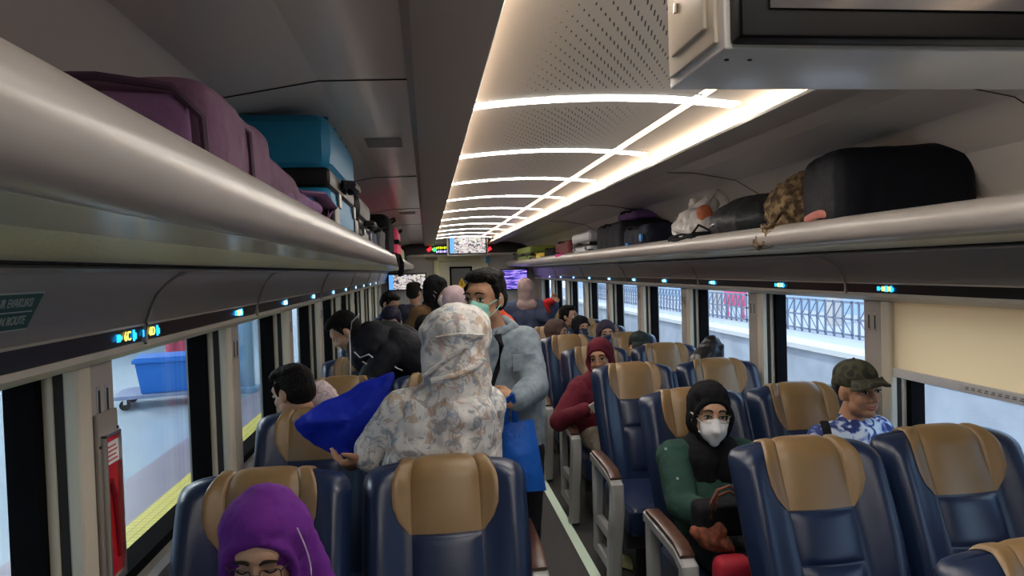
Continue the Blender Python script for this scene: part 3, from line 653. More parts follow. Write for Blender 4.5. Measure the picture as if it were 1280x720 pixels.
for k, y in enumerate((5.5, 12.5)):
    o = box('platform_light', (-6.3, y-2.5, 4.1), (-6.1, y+2.5, 4.17), emis('platform tube', (.95, 1, 1), 20) if k == 0 else bpy.data.materials['platform tube']); tag(o, 'long tube lamp under the platform canopy, %s one' % ('nearer' if k == 0 else 'farther'), 'lamp')  # out-of-view emitters added to brighten the platform
# trolley with blue crate
tc_ = empty('luggage_trolley', (-3.62, 10.25, -.03), .25, 'flat platform trolley on small castors outside the second left window', 'trolley')
TM = mat('trolley deck', (.22, .27, .42), .5)
box('deck', (-.62, -.42, .15), (.62, .42, .20), TM, tc_, .01)
for a, b in ((-.5, -.34), (.5, -.34), (-.5, .34), (.5, .34)):
    w_ = MB(); w_.tube([(a, b-.02, .07), (a, b+.02, .07)], .07, 14); w_.build('castor', BLKPL, tc_); box('castor_fork', (a-.02, b-.03, .08), (a+.02, b+.03, .16), METAL, tc_)
MB().tube([(.60, -.35, .18), (.66, -.35, .9), (.66, .35, .9), (.60, .35, .18)], .018, 8).build('push_handle', TM, tc_)
cr = empty('plastic_crate', (-3.55, 10.2, .175), .25, 'bright blue plastic crate riding on the platform trolley', 'crate')
BC = mat('blue crate', (.03, .18, .62), .5); 
v = [(-.36, -.27, 0), (.36, -.27, 0), (.36, .27, 0), (-.36, .27, 0), (-.42, -.33, .42), (.42, -.33, .42), (.42, .33, .42), (-.42, .33, .42)]
mk('bin', v, [(0, 3, 2, 1), (0, 1, 5, 4), (1, 2, 6, 5), (2, 3, 7, 6), (3, 0, 4, 7), (4, 5, 6, 7)], BC, cr, False)
MB().box((-.45, -.36, .41), (.45, .36, .46), .01).build('rim', BC, cr); box('lid', (-.43, -.34, .455), (.43, .34, .48), BC, cr, .01)
# track side
S(box('floor', (CX+1.75, -12, -1.35), (30, 60, -1.2), ramp_mat('ballast', [(.35, (.16, .13, .12)), (.65, (.42, .36, .33))], 9, .95, bump=.8)))
rail_m = mat('rail steel', (.55, .5, .48), .35, metal=.7)
for k, x in enumerate((4.3, 5.4)):
    r = MB(); r.box((x-.035, -12, -1.06), (x+.035, 60, -1.03)); r.box((x-.01, -12, -1.17), (x+.01, 60, -1.05)); r.box((x-.07, -12, -1.2), (x+.07, 60, -1.17)); o = r.build('rail', rail_m); tag(o, 'steel rail of the neighbouring track, %s the train' % ('nearer' if k == 0 else 'farther from'), 'rail')
slm = mat('concrete sleeper', (.40, .37, .34), .9)
sl = MB()
for k in range(60): sl.box((3.8, -4+k*.62, -1.22), (5.9, -3.76+k*.62, -1.17))
o = sl.build('trim_97', slm); S(o)
S(box('wall_track', (7.6, -12, -1.3), (8.0, 60, -.12), mat('pale concrete', (.36, .39, .45), .85, var=.15, vscale=1.5)))
S(box('trim_98', (7.5, -12, -.12), (8.1, 60, -.02), mat('white coping', (.55, .55, .55), .6)))
S(box('floor', (8.0, -12, -1.3), (20, 60, -.04), mat('far platform floor', (.40, .42, .47), .8)))
fm = mat('grey lattice fence', (.17, .19, .26), .6)
for k in range(7):
    y0 = 4+k*5.0; f = MB(); L_ = 4.9
    f.box((9.0, y0, .02), (9.05, y0+L_, .06)); f.box((9.0, y0, .72), (9.05, y0+L_, .77))
    f.box((9.0, y0, .36), (9.05, y0+L_, .40))
    for q in range(15): f.box((9.0, y0+q*.34, -.04), (9.04, y0+q*.34+.035, .77))
    for q in range(14):
        f.tube([(9.02, y0+q*.34+.03, .05), (9.02, y0+q*.34+.34, .38)], .014, 5); f.tube([(9.02, y0+q*.34+.34, .38), (9.02, y0+q*.34+.03, .74)], .014, 5)
    o = f.build('lattice_fence', fm); tag(o, 'section of grey lattice fence on the far platform, %s down the line' % ordn[k], 'fence', 'fence sections of the far platform')
S(box('wall_far', (13, -12, -.04), (13.3, 60, 5.5), mat('light blue far building', (.34, .45, .60), .7, var=.1, vscale=.4)))
S(box('trim_99', (12.95, -12, .95), (13.0, 60, 1.15), mat('yellow line of far building', (.75, .70, .45), .6)))
for k, y in enumerate((17, 24.5, 32)):
    o = MB().box((10.4, y, -.04), (10.7, y+.3, 5), .03).build('platform_post', mat('far post', (.55, .50, .46), .7) if k == 0 else bpy.data.materials['far post']); tag(o, 'square post on the far platform, %s beyond the track side windows' % ordn[k], 'post', 'far platform posts')
o = MB().box((9.4, 20.0, .35), (9.5, 21.4, 1.05), .01).box((9.43, 20.1, -.05), (9.47, 20.2, .4)).box((9.43, 21.2, -.05), (9.47, 21.3, .4)).build('billboard', mat('pink billboard', (.75, .10, .22), .5)); tag(o, 'small pink board on the far platform', 'board')
# coach roof so that daylight comes in through the windows only
S(box('ceiling', (CX-1.66, YF-.12, 2.44), (CX+1.66, YE+1.0, 2.5), CEILD))
# ============================================================ PEOPLE
def frame(az, pitch=0, roll=0):
    """az: 0 faces the camera end (-Y), + turns towards +X; pitch + looks down; returns 3x3 (x=own right.. mirrored to image), y forward, z up"""
    F = Vector((math.sin(az), -math.cos(az), 0)); Z = Vector((0, 0, 1)); R = F.cross(Z)
    M_ = Matrix((R, F, Z)).transposed()
    return M_ @ Matrix.Rotation(-pitch, 3, 'X') @ Matrix.Rotation(roll, 3, 'Y')
def xf(M_, o, p): return o + M_ @ Vector(p)
def head_prims(H, M_, s=1.0, ears=True):
    e = lambda c, r: ('e', xf(M_, H, Vector(c)*s), [q*s for q in r], M_)
    c = lambda a, ra, b, rb: ('c', xf(M_, H, Vector(a)*s), ra*s, xf(M_, H, Vector(b)*s), rb*s)
    P = [e((0, -.012, .030), (.074, .094, .088)), e((0, .030, -.022), (.060, .060, .082)), c((0, .052, -.085), .030, (0, .030, -.075), .044), c((-.030, .028, -.062), .036, (.030, .028, -.062), .036),
         e((0, .070, .030), (.052, .022, .030)), c((0, .088, .012), .0085, (0, .106, -.026), .0125), e((-.013, .098, -.031), (.010, .011, .008)), e((.013, .098, -.031), (.010, .011, .008)),
         e((-.036, .062, -.028), (.022, .022, .024)), e((.036, .062, -.028), (.022, .022, .024)), e((0, .086, -.060), (.021, .010, .010)), e((0, .078, -.088), (.018, .014, .016))]
    for q in ((-1, 1) if ears else ()): P += [e((q*.077, -.004, -.008), (.009, .020, .031)), c((q*.076, .004, .0), .009, (q*.070, .006, -.03), .008)]
    return P
def face_bits(H, M_, body, s=1.0, eyes=True, brows=True, mouth=True, closed=False):
    def e(name, c, r, m): 
        v = ell_(tuple(xf(M_, H, Vector(c)*s)), [q*s for q in r], M_); return mk(name, [tuple(q) for q in v], SPF, m, body)
    if eyes:
        for q in (-1, 1):
            if closed: MB().tube([xf(M_, H, Vector((q*(.017+.028*k/4), .0885-.004*abs(k-2)/2, .004-.004*math.sin(PI*k/4)))*s) for k in range(5)], .0022*s, 6).build('eyelid', BROW, body); continue
            w_ = e('eye', (q*.031, .0805, .006), (.0145, .0095, .0075), EYEW)
            v = ell_(tuple(xf(M_, H, Vector((q*.031, .0868, .0065))*s)), [.0070*s, .0045*s, .0068*s], M_); mk('iris', [tuple(p) for p in v], SPF, IRIS, w_)
            MB().tube([xf(M_, H, Vector((q*(.015+.032*k/5), .0905-.0035*abs(k-2)/2, .0085+.0062*math.sin(PI*k/5)))*s) for k in range(6)], .0021*s, 5).build('eyelid', BROW, body)
    if brows:
        for q in (-1, 1): MB().tube([xf(M_, H, Vector((q*(.012+.040*k/6), .0965-.0105*(k/6)**2, .030+.007*math.sin(PI*(k/6)**.7)))*s) for k in range(7)], [.0030*s, .0042*s, .0042*s, .004*s, .0036*s, .003*s, .0015*s], 6).build('eyebrow', BROW, body)
    if mouth:
        MB().tube([xf(M_, H, Vector((-.024+.048*k/8, .0935-.010*abs(k-4)**1.5/8, -.0575+.0016*abs(k-4)**1.2))*s) for k in range(9)], [.001*s]+[.0042*s]*7+[.001*s], 6).build('upper_lip', LIPS, body)
        MB().tube([xf(M_, H, Vector((-.018+.036*k/8, .0935-.008*abs(k-4)**1.5/8, -.0665+.0012*abs(k-4)))*s) for k in range(9)], [.001*s]+[.0048*s]*7+[.001*s], 6).build('lower_lip', LIPS, body)
def hand_prims(wr, d, nrm, side=1, s=1.0, curl=.6):
    """wr wrist, d pointing direction, nrm back-of-hand normal; side +1/-1 picks the thumb side"""
    d = Vector(d).normalized(); n_ = Vector(nrm); n_ = (n_-d*n_.dot(d)).normalized(); t = d.cross(n_)*side
    P = [('c', wr, .024*s, wr+d*.03*s, .026*s)]
    for k, (o_, L_) in enumerate(((.030, .9), (.010, 1.0), (-.010, .95), (-.029, .75))):
        b = wr+d*.085*s+t*o_*s; P.append(('c', wr+d*.02*s+t*o_*.6*s, .017*s, b, .0125*s))
        a = curl*.8; p = b; dd = d
        for seg, r0, r1 in ((.038, .0095, .0088), (.026, .0088, .0080), (.022, .0080, .0068)):
            dd = (dd*math.cos(a)-n_*math.sin(a)*1).normalized() if seg else dd
            q = p+dd*seg*L_*s; P.append(('c', p, r0*s, q, r1*s)); p = q; 
            nn = n_*math.cos(a)+d*0; a = a*.9; n2 = dd.cross(t)*side; n_l = n2
        
    b = wr+d*.025*s+t*.026*s; m_ = b+(d*.6+t*.7-n_*.3).normalized()*.036*s; e_ = m_+(d*.9+t*.15-n_*.35).normalized()*.030*s
    P += [('c', b, .014*s, m_, .011*s), ('c', m_, .0105*s, e_, .008*s)]
    return P
def limb(a, ra, b, rb): return ('c', a, ra, b, rb)
SIT = dict(pelvis=(0, 0, .56), chest=(0, -.05, .88), neck=(0, -.045, 1.03), head=(0, 0, 1.155), sh=.165, shz=.965, shy=-.045, el=(.235, .03, .74), wr=(.11, .26, .66), hip=.09, kn=(.10, .42, .53), an=(.10, .38, .10))
STAND = dict(pelvis=(0, 0, .92), chest=(0, -.01, 1.22), neck=(0, -.015, 1.41), head=(0, .015, 1.535), sh=.175, shz=1.345, shy=-.015, el=(.23, .0, 1.07), wr=(.19, .18, .93), hip=.085, kn=(.09, .03, .50), an=(.10, -.02, .09))
class Person:
    def __init__(s, label, x, y, az, pose, skin=SKIN1, top=None, bottom=None, topn='shirt', botn='trousers', headaz=None, pitch=0, roll=0, voxel=.008, H=None, scale=1.0, hands=True, tv=None, topoff=.016, z0=0, group=None, face=True, mouth=True, sleeves=True, curl=.7, closed=False, ears=True, **ov):
        P = dict(pose); P.update({k: v for k, v in ov.items() if not k.startswith('w_')}); W_ = {k[2:]: Vector(v) for k, v in ov.items() if k.startswith('w_')}
        base = Vector((x, y, z0)); A = frame(az); s.A = A
        g = lambda p: base + A @ (Vector(p)*scale)
        J = {}
        for k in ('pelvis', 'chest', 'neck', 'head'): J[k] = g(P[k])
        for q, n_ in ((1, 'r'), (-1, 'l')):
            J['sh'+n_] = g((q*P['sh'], P['shy'], P['shz'])); J['hip'+n_] = J['pelvis']+A @ Vector((q*P['hip']*scale, 0, -.02))
            for k in ('el', 'wr', 'kn', 'an'):
                v = P.get(k+n_, None) or P[k]; J[k+n_] = g((q*abs(v[0]) if k+n_ not in P else v[0], v[1], v[2]))
        J.update(W_)
        if H is not None:
            J['head'] = Vector(H)
            if 'neck' not in W_: J['neck'] = J['head']+A @ Vector((0, -.035, -.13))*scale
            if 'chest' not in W_: J['chest'] = J['neck']+A @ Vector((0, -.01, -.17))*scale
            for q, n_ in ((1, 'r'), (-1, 'l')):
                if 'sh'+n_ not in W_: J['sh'+n_] = J['neck']+A @ Vector((q*P['sh'], -.005, -.075))*scale
        s.J = J; s.H = J['head']; s.M = frame(az if headaz is None else headaz, pitch, roll); s.sc = scale; c = scale
        # keep the neck under the head
        nb = s.H + s.M @ Vector((0, -.02, -.07))*c
        s.root = empty('person', (x, y, z0), 0, label, 'person', group)
        inv = Matrix.Translation((-x, -y, -z0))
        pr = head_prims(s.H, s.M, c, ears)
        nk = [('c', nb, .052*c, J['neck'], .056*c), ('c', J['neck'], .056*c, J['neck']*.5+J['chest']*.5, .08*c)]
        sl_ = (J['shr']-J['shl']).normalized()
        torso = lambda o_: [('c', J['shl'], (.052+o_)*c, J['neck']*.6+J['chest']*.4, (.062+o_)*c), ('c', J['shr'], (.052+o_)*c, J['neck']*.6+J['chest']*.4, (.062+o_)*c), ('c', J['chest']-sl_*.06*c, (.105+o_)*c, J['pelvis']-sl_*.055*c, (.105+o_)*c), ('c', J['chest']+sl_*.06*c, (.105+o_)*c, J['pelvis']+sl_*.055*c, (.105+o_)*c)]
        arm = lambda n_, o_, end=1.0: [('c', J['sh'+n_], (.048+o_)*c, J['el'+n_], (.036+o_)*c), ('c', J['el'+n_], (.036+o_)*c, J['el'+n_].lerp(J['wr'+n_], end), (.026+o_*.8)*c)]
        leg = lambda n_, o_: [('c', J['hip'+n_], (.085+o_)*c, J['kn'+n_], (.055+o_)*c), ('c', J['kn'+n_], (.055+o_)*c, J['an'+n_], (.036+o_)*c)]
        body = pr+nk+torso(-.012)+arm('l', 0)+arm('r', 0)+leg('l', 0)+leg('r', 0)
        for n_, q in (('r', 1), ('l', -1)):
            body.append(('c', J['an'+n_]+Vector((0, 0, -.04))*c, .032*c, J['an'+n_]+A @ Vector((0, .13, -.055))*c, .026*c))
            if hands:
                d = (J['wr'+n_]-J['el'+n_]).normalized(); hd = P.get('hd'+n_); nn = P.get('hn'+n_)
                if hd: d = Vector(hd)
                body += hand_prims(J['wr'+n_], d, Vector(nn) if nn else (Vector((0, 0, 1)) if abs(d.z) < .8 else A @ Vector((0, 1, 0))), -q, c, curl)
        s.body = blob('body', body, skin, s.root, voxel*.75 if hands and voxel < .01 else voxel, 2, smoothf=.5); s.body.data.transform(inv)
        s.inv = inv
        if top:
            nk2 = [('c', J['neck']+(J['neck']-J['chest']).normalized()*.0, (.056)*c, J['neck']*.5+J['chest']*.5, .10*c)]
            t = torso(topoff-.002)+nk2
            if sleeves: t += arm('l', topoff, .95)+arm('r', topoff, .95)
            else: t += [('c', J['sh'+n_], (.05+topoff)*c, J['sh'+n_].lerp(J['el'+n_], .75), (.05+topoff)*c) for n_ in 'lr']
            s.top = s.add(topn, t, top, tv or voxel*1.15, 3, disp=.012, dscale=.07)
        if bottom:
            t = leg('l', .014)+leg('r', .014)+[('c', J['pelvis']-sl_*.05*c, .12*c, J['pelvis']+sl_*.05*c, .12*c)]
            s.bottom = s.add(botn, t, bottom, (tv or voxel)*1.3, 3, disp=.010, dscale=.08)
        sh_ = bpy.data.materials.get('dark shoe') or mat('dark shoe', (.03, .028, .03), .6)
        for n_ in 'lr': s.add('shoe', [('c', J['an'+n_]+Vector((0, 0, -.045))*c, .042*c, J['an'+n_]+A @ Vector((0, .145, -.06))*c, .034*c)], sh_, .014, 1)
        if face: face_bits(s.H, s.M, s.body, c, mouth=mouth, closed=closed); 
        if face:
            for o in kids(s.body): o.data.transform(inv)
            for k_ in kids(s.body):
                for o in kids(k_): o.data.transform(inv)
    def add(s, name, prims, m, voxel=.009, smooth=3, disp=0, dscale=.06, parent=None):
        o = blob(name, prims, m, parent or s.root, voxel, smooth, disp, dscale); o.data.transform(s.inv); return o
    def hp(s, p): return xf(s.M, s.H, Vector(p)*s.sc)
    def e(s, c, r): return ('e', s.hp(c), [q*s.sc for q in r], s.M)
    def c(s, a, ra, b, rb): return ('c', s.hp(a), ra*s.sc, s.hp(b), rb*s.sc)
    def tube(s, name, pts, r, m, parent=None, n=6):
        o = MB().tube([s.hp(p) for p in pts], r*s.sc, n).build(name, m, parent or s.root); o.data.transform(s.inv); return o
    def hair(s, m=HAIR, long=0, voxel=.006, quiff=True):
        P = [s.e((0, -.026, .042), (.083, .092, .090)), s.e((0, -.045, -.005), (.079, .070, .07)), s.e((0, .020, .098), (.064, .066, .033))]
        for q in (-1, 1): P += [s.c((q*.073, .018, .045), .016, (q*.076, .020, .0), .007)]
        if quiff:
            rnd = random.Random(3)
            for k in range(26): 
                a = rnd.uniform(0, PI*2); r_ = rnd.uniform(.02, .075)
                P.append(s.c((r_*math.cos(a), -.01+r_*math.sin(a)*1.1, .095), .018, (r_*math.cos(a)*1.15, .0+r_*math.sin(a)*1.2+.01, .128-.05*(r_/.075)**2), .010))
        return s.add('hair', P, m, voxel, 1, disp=.006, dscale=.015)
    def hijab(s, m, drape=.30, voxel=.008, spread=1.0, front=True, name='headscarf', disp=.012, extra=[], fringe=True):
        P = [s.e((0, -.035, .032), (.095, .100, .110)), s.e((0, -.03, -.03), (.096, .080, .10)), s.e((0, .004, .085), (.074, .078, .052))]
        N = 22; ring = []
        for k in range(N):
            a = 2*PI*k/N; ring.append((.0800*math.sin(a), .052+.020*math.cos(a)*(1 if math.cos(a) > 0 else .4), .092*math.cos(a)-.016))
        for k in range(N): P.append(s.c(ring[k], .0115, ring[(k+1) % N], .0115))
        nk, ch = s.J['neck'], s.J['chest']; c = s.sc; A = s.A
        P += [s.c((0, .015, -.105), .060, (0, -.02, -.05), .075), ('c', s.hp((0, .0, -.11)), .070*c, nk+A @ Vector((0, .01, -.02))*c, .090*c)]
        for n_ in 'lr':
            P.append(('c', nk+A @ Vector((0, .01, -.01))*c, .085*c, (nk*.35+s.J['sh'+n_]*.65)+Vector((0, 0, -.01)), .062*c*spread))
        f_ = .10 if front else -.03
        d1 = nk.lerp(ch, .5)+A @ Vector((0, f_*.5, 0))*c; d2 = nk.lerp(ch, min(1.4, drape/.30))+A @ Vector((0, f_*.6, -.02))*c
        for q in (-1, 1): P.append(('c', d1+A @ Vector((q*.05, 0, .02))*c, .085*c*spread, d2+A @ Vector((q*.055, 0, 0))*c, .075*c*spread))
        return s.add(name, P+list(extra), m, voxel, 3, disp=disp, dscale=.05)
    def mask(s, m=MASKW, parent=None):
        o = s.add('face_mask', [s.e((0, .072, -.052), (.058, .046, .054)), s.c((0, .098, -.006), .015, (0, .114, -.045), .024), s.c((0, .104, -.045), .026, (0, .088, -.095), .024), s.c((-.04, .075, -.03), .02, (.04, .075, -.03), .02)], m, .006, 3)
        for q in (-1, 1):
            s.tube('mask_loop', [(q*.045, .080, -.025), (q*.064, .052, -.012), (q*.083, .004, .006)], .0022, m, o, 5); s.tube('mask_loop', [(q*.042, .078, -.078), (q*.066, .045, -.055), (q*.083, .0, -.018)], .0022, m, o, 5)
        return o
    def glasses(s, m):
        g = MB()
        for q in (-1, 1):
            pts = [s.hp((q*.034+.0235*math.copysign(abs(math.cos(a))**.7, math.cos(a)), .1045-.006*abs(math.cos(a))-(.004 if q*math.cos(a) > 0 else 0), .003+.0175*math.copysign(abs(math.sin(a))**.7, math.sin(a)))) for a in [2*PI*k/20 for k in range(20)]]
            g.tube(pts, .0016*s.sc, 6, closed=True); g.tube([s.hp((q*.056, .098, .010)), s.hp((q*.078, .05, .010)), s.hp((q*.082, .0, .006))], .0016*s.sc, 6)
        g.tube([s.hp((-.011, .104, .006)), s.hp((0, .107, .009)), s.hp((.011, .104, .006))], .0016*s.sc, 6)
        o = g.build('glasses', m, s.root); o.data.transform(s.inv); return o
    def cap(s, m):
        o = s.add('cap', [s.e((0, -.012, .062), (.086, .104, .076)), s.e((0, -.05, .03), (.083, .06, .06))], m, .006, 3)
        v = []; n_ = 16
        for zz in (0, .006):
            for k in range(n_+1):
                a = PI*k/n_
                for r_ in (0, 1): v.append(s.hp((.074*math.cos(a)*(1+.10*r_), .060+(.030 if r_ == 0 else .105)*math.sin(a)*(1 if r_ else 1), .058+zz-.020*r_*(math.cos(a)**2)*1.5-.012*r_-(.010*(1-r_)*0))))
        f = []; T = 2*(n_+1)
        for k in range(n_):
            a, b, c_, d = 2*k, 2*k+1, 2*k+3, 2*k+2; f += [(a, b, c_, d), (a+T, b+T, c_+T, d+T), (b, c_, c_+T, b+T), (a, d, d+T, a+T)]
        f += [(0, 1, 1+T, T), (2*n_, 2*n_+1, 2*n_+1+T, 2*n_+T)]
        b = mk('brim', v, f, m, o); b.data.transform(s.inv); s.add('top_button', [s.e((0, -.012, .139), (.007, .007, .005))], m, .003, 1, parent=o); return o
def fab(name, col, **k): return mat(name, col, k.pop('rough', .9), bump=k.pop('bump', .5), bscale=k.pop('bscale', 14), **k)
V3 = Vector
# --- woman in purple headscarf, front left window seat
H = at(331, 684, 1.74)
pur = fab('purple headscarf cloth', (.13, .018, .22), bscale=9)
p = Person('person in purple hijab and glasses seated at the bottom left, looking down', H.x, 1.90, .10, SIT, SKIN2, fab('lilac blouse', (.10, .03, .16)), fab('dark trousers', (.03, .03, .05)), H=H, headaz=-.02, ears=False, pitch=.32, roll=-.04, voxel=.008, w_neck=V3((H.x+.02, 1.80, H.z-.16)), w_chest=V3((H.x+.02, 1.84, H.z-.38)), w_shl=V3((H.x+.19, 1.82, H.z-.24)), w_shr=V3((H.x-.17, 1.82, H.z-.24)), closed=True)
hj = p.hijab(pur, .34, .0065, 1.05, extra=[p.e((.0, -.02, .03), (.112, .10, .108)), p.c((-.085, -.01, .0), .030, (-.075, .03, -.12), .035), p.c((-.095, -.02, .0), .03, (-.13, .0, -.20), .06), p.c((.085, 0, .0), .025, (.08, .03, -.14), .03)])
p.glasses(mat('dark glasses frame', (.03, .02, .02), .3))
MB_ = MB().tube([p.hp((-.088-.034*math.sin(t*PI/14)+.0005*t, .040+.004*t, .085-.017*t)) for t in range(15)], .0018, 6); o = MB_.build('scarf_piping', mat('pale piping', (.6, .45, .6), .6), hj); o.data.transform(p.inv)
emb = MB(); rnd = random.Random(5)
for k in range(9):
    a = rnd.uniform(0, 6.28); c0 = V3((.13+.035*math.cos(a)*rnd.random(), .075, -.20+.06*math.sin(a)))
    emb.tube([p.hp(c0+V3((.014*math.cos(t*.8), 0.004, .014*math.sin(t*.8)))) for t in range(8)], .0014, 5)
o = emb.build('embroidery', mat('pale lilac embroidery', (.6, .4, .7), .6), hj); o.data.transform(p.inv)
# --- boy with dark hair behind the second left seat
H = at(366, 490, 3.36)
p = Person('boy with short black hair and pale top, turned to the left window', H.x+.10, 3.52, -1.75, SIT, SKIN2, fab('pale pink printed cloth', (.50, .40, .42)), fab('grey trousers', (.08, .08, .1)), H=H, headaz=-2.1, pitch=.30, voxel=.009, mouth=True, w_neck=V3((H.x+.07, 3.44, H.z-.12)), shz=.93)
p.hair()
p.add('hood', [('e', at(397, 498, 3.42), (.075, .07, .075)), ('c', at(404, 482, 3.44), .03, at(418, 508, 3.44), .05), ('c', at(385, 512, 3.42), .05, at(418, 512, 3.42), .045)], ramp_mat('pink line print cloth', [(.45, (.52, .42, .43)), (.5, (.30, .22, .26)), (.55, (.55, .46, .46))], 26, .9), .008, 2, disp=.02)
# --- man in black jacket bending over
H = at(432, 414, 4.55); jk = mat('black jacket cloth', (.012, .013, .018), .65, bump=.7, bscale=12)
hp_ = at(520, 462, 4.62); nk_ = at(452, 425, 4.58)
p = Person('man in black jacket with white piping bent over towards the left windows', .06, 4.62, -1.57, STAND, SKIN2, jk, fab('black trousers', (.012, .012, .016)), 'jacket', H=H, headaz=-1.45, pitch=.75, voxel=.010, w_pelvis=V3((.05, 4.62, 1.04)), w_chest=V3((-.20, 4.60, 1.20)), w_neck=nk_+V3((.03, 0, -.02)),
  w_shl=V3((-.26, 4.44, 1.17)), w_shr=V3((-.26, 4.76, 1.20)), w_ell=V3((-.40, 4.36, .98)), w_elr=V3((-.42, 4.85, 1.0)), w_wrl=V3((-.55, 4.40, .85)), w_wrr=V3((-.60, 4.80, .9)), topoff=.045)
p.hair(quiff=False)
p.add('jacket_back', [('c', at(468, 436, 4.55), .175, at(506, 446, 4.58), .15), ('c', at(462, 416, 4.55), .08, at(490, 420, 4.6), .10)], jk, .011, 3, disp=.02)
for pts in ([(449, 393), (440, 402), (437, 420), (438, 445), (438, 470)], [(443, 440), (450, 447), (461, 443), (466, 447)], [(453, 452), (462, 457), (468, 462)], [(476, 447), (487, 453), (496, 460), (503, 463)]):
    o = MB().tube([at(a, b, 4.352+.0012*abs(a-468)) for a, b in pts], .0045, 6).build('white_piping', mat('white piping', (.5, .5, .52), .6) if 'white piping' not in bpy.data.materials else bpy.data.materials['white piping'], p.root); o.data.transform(p.inv)
# --- woman in floral headscarf, back to the camera
FL = floral_mat('floral print cloth'); H = at(578, 428, 2.52)
cloth_l = fab('grey white knit sleeve', (.42, .42, .44), bscale=60)
p = Person('woman in long pale floral headscarf seen from behind, holding a royal blue cloth bag', H.x-.02, 2.50, 2.75, STAND, SKIN1, FL, fab('long floral skirt', (.40, .35, .33)), 'blouse', H=H, headaz=2.5, pitch=.12, voxel=.009, face=False, topoff=.03, curl=1.0,
  w_neck=V3((H.x-.02, 2.50, H.z-.14)), w_chest=V3((H.x-.06, 2.50, H.z-.34)), w_pelvis=V3((H.x-.06, 2.52, .94)), w_shl=V3((H.x-.22, 2.48, H.z-.23)), w_shr=V3((H.x+.07, 2.50, H.z-.23)),
  w_ell=V3((H.x-.33, 2.50, 1.06)), w_wrl=at(462, 574, 2.47), w_elr=V3((H.x+.07, 2.60, 1.02)), w_wrr=V3((H.x+.04, 2.76, 1.08)), hdl=(-.95, .15, -.25), hnl=(0, -.5, -.8))
c = p.J
ex = [('e', p.hp((0, -.04, .03)), (.130, .132, .112)), ('c', p.hp((0, -.05, -.05)), .122, V3((H.x-.02, 2.46, H.z-.18)), .120),
      ('c', V3((H.x-.02, 2.48, H.z-.16)), .115, V3((H.x-.16, 2.47, H.z-.27)), .09), ('c', V3((H.x, 2.48, H.z-.16)), .11, V3((H.x+.04, 2.48, H.z-.26)), .075),
      ('c', V3((H.x-.15, 2.46, H.z-.26)), .10, V3((H.x-.21, 2.45, H.z-.42)), .09), ('c', V3((H.x-.02, 2.44, H.z-.25)), .13, V3((H.x-.05, 2.44, H.z-.50)), .14), ('c', V3((H.x+.03, 2.46, H.z-.28)), .085, V3((H.x+.03, 2.46, H.z-.52)), .10),
      ('c', V3((H.x-.14, 2.44, H.z-.36)), .10, V3((H.x-.13, 2.44, H.z-.54)), .10)]
p.add('headscarf', ex, FL, .009, 3, disp=.035, dscale=.09)
fold = MB()
for pts, r_ in (([(545, 414), (575, 409), (605, 411)], .004), ([(540, 468), (570, 462), (596, 450), (606, 440)], .012), ([(530, 462), (560, 440), (585, 425)], .008)):
    fold.tube([at(a, b+8, 2.335+.0011*abs(a-575)) for a, b in pts], r_, 8)
o = fold.build('scarf_fold', FL, p.root); o.data.transform(p.inv)
# --- royal blue cloth bag she holds out flat
RB = mat('royal blue non woven cloth', (.006, .022, .42), .55, bump=.4, bscale=10)
outl = [(366, 537), (367, 524), (390, 511), (430, 491), (478, 469), (492, 462), (496, 470), (484, 497), (476, 530), (478, 552), (455, 566), (428, 572), (398, 560)]
cen = (440, 525); rings = []
for f_ in (1, .97, .85, .6, .3, .02):
    rings.append([at(cen[0]+(a-cen[0])*f_, cen[1]+(b-cen[1])*f_, 2.62-.055*(1-f_**2)-.03*math.sin(a*.07+b*.05)*f_) for a, b in outl])
back = [[q+V3((0, .05*(1-f_**2)+.012, 0)) for q in r] for r, f_ in zip(rings[::-1], (.02, .3, .6, .85, .97, 1))]
o = loft('cloth_bag', rings[::-1]+[[q+V3((0, .012+.05*(1-f_**2), 0)) for q in r] for r, f_ in zip(rings, (1, .97, .85, .6, .3, .02))], RB)
sm = o.modifiers.new('s', 'SUBSURF'); sm.levels = 3; sm.render_levels = 3; tx_ = bpy.data.textures.new('wrinkle', 'CLOUDS'); tx_.noise_scale = .10; dm_ = o.modifiers.new('w', 'DISPLACE'); dm_.texture = tx_; dm_.strength = .035; dm_.mid_level = .5
ct = at(440, 520, 2.62); o.data.transform(Matrix.Translation(-ct)); o.location = ct
tag(o, 'royal blue empty cloth bag held out flat by the woman in floral headscarf', 'bag')
# --- man in denim jacket with green mask
H = at(606, 373, 2.98)
den = ramp_mat('washed denim', [(.3, (.13, .17, .21)), (.7, (.24, .29, .33))], 30, .9, bump=.7)
p = Person('man in grey blue denim jacket and green face mask standing in the aisle', H.x+.06, 3.0, -.35, STAND, SKIN1, den, fab('black trousers b', (.012, .012, .016)), 'denim_jacket', H=H, headaz=-.62, pitch=.10, voxel=.008, mouth=False, topoff=.026, curl=1.1,
  w_neck=V3((H.x+.035, 3.03, H.z-.13)), w_chest=V3((H.x+.07, 3.02, H.z-.34)), w_shl=V3((H.x+.165, 3.02, H.z-.20)), w_ell=at(668, 484, 2.86), w_wrl=at(645, 500, 2.70), w_shr=V3((H.x-.14, 3.05, H.z-.21)), w_elr=V3((H.x-.16, 3.0, 1.15)), w_wrr=V3((H.x-.02, 2.85, 1.16)), hdl=(-.95, -.15, .15), hnl=(0, -.8, .5))
p.hair(); p.mask(MASKG)
o = p.add('jacket_collar', [('c', p.J['neck']+V3((.02, -.06, -.02)), .02, p.J['neck']+V3((.09, -.02, .0)), .022), ('c', p.J['neck']+V3((.09, -.02, .0)), .022, p.J['neck']+V3((.06, .07, .03)), .02)], den, .007, 2)
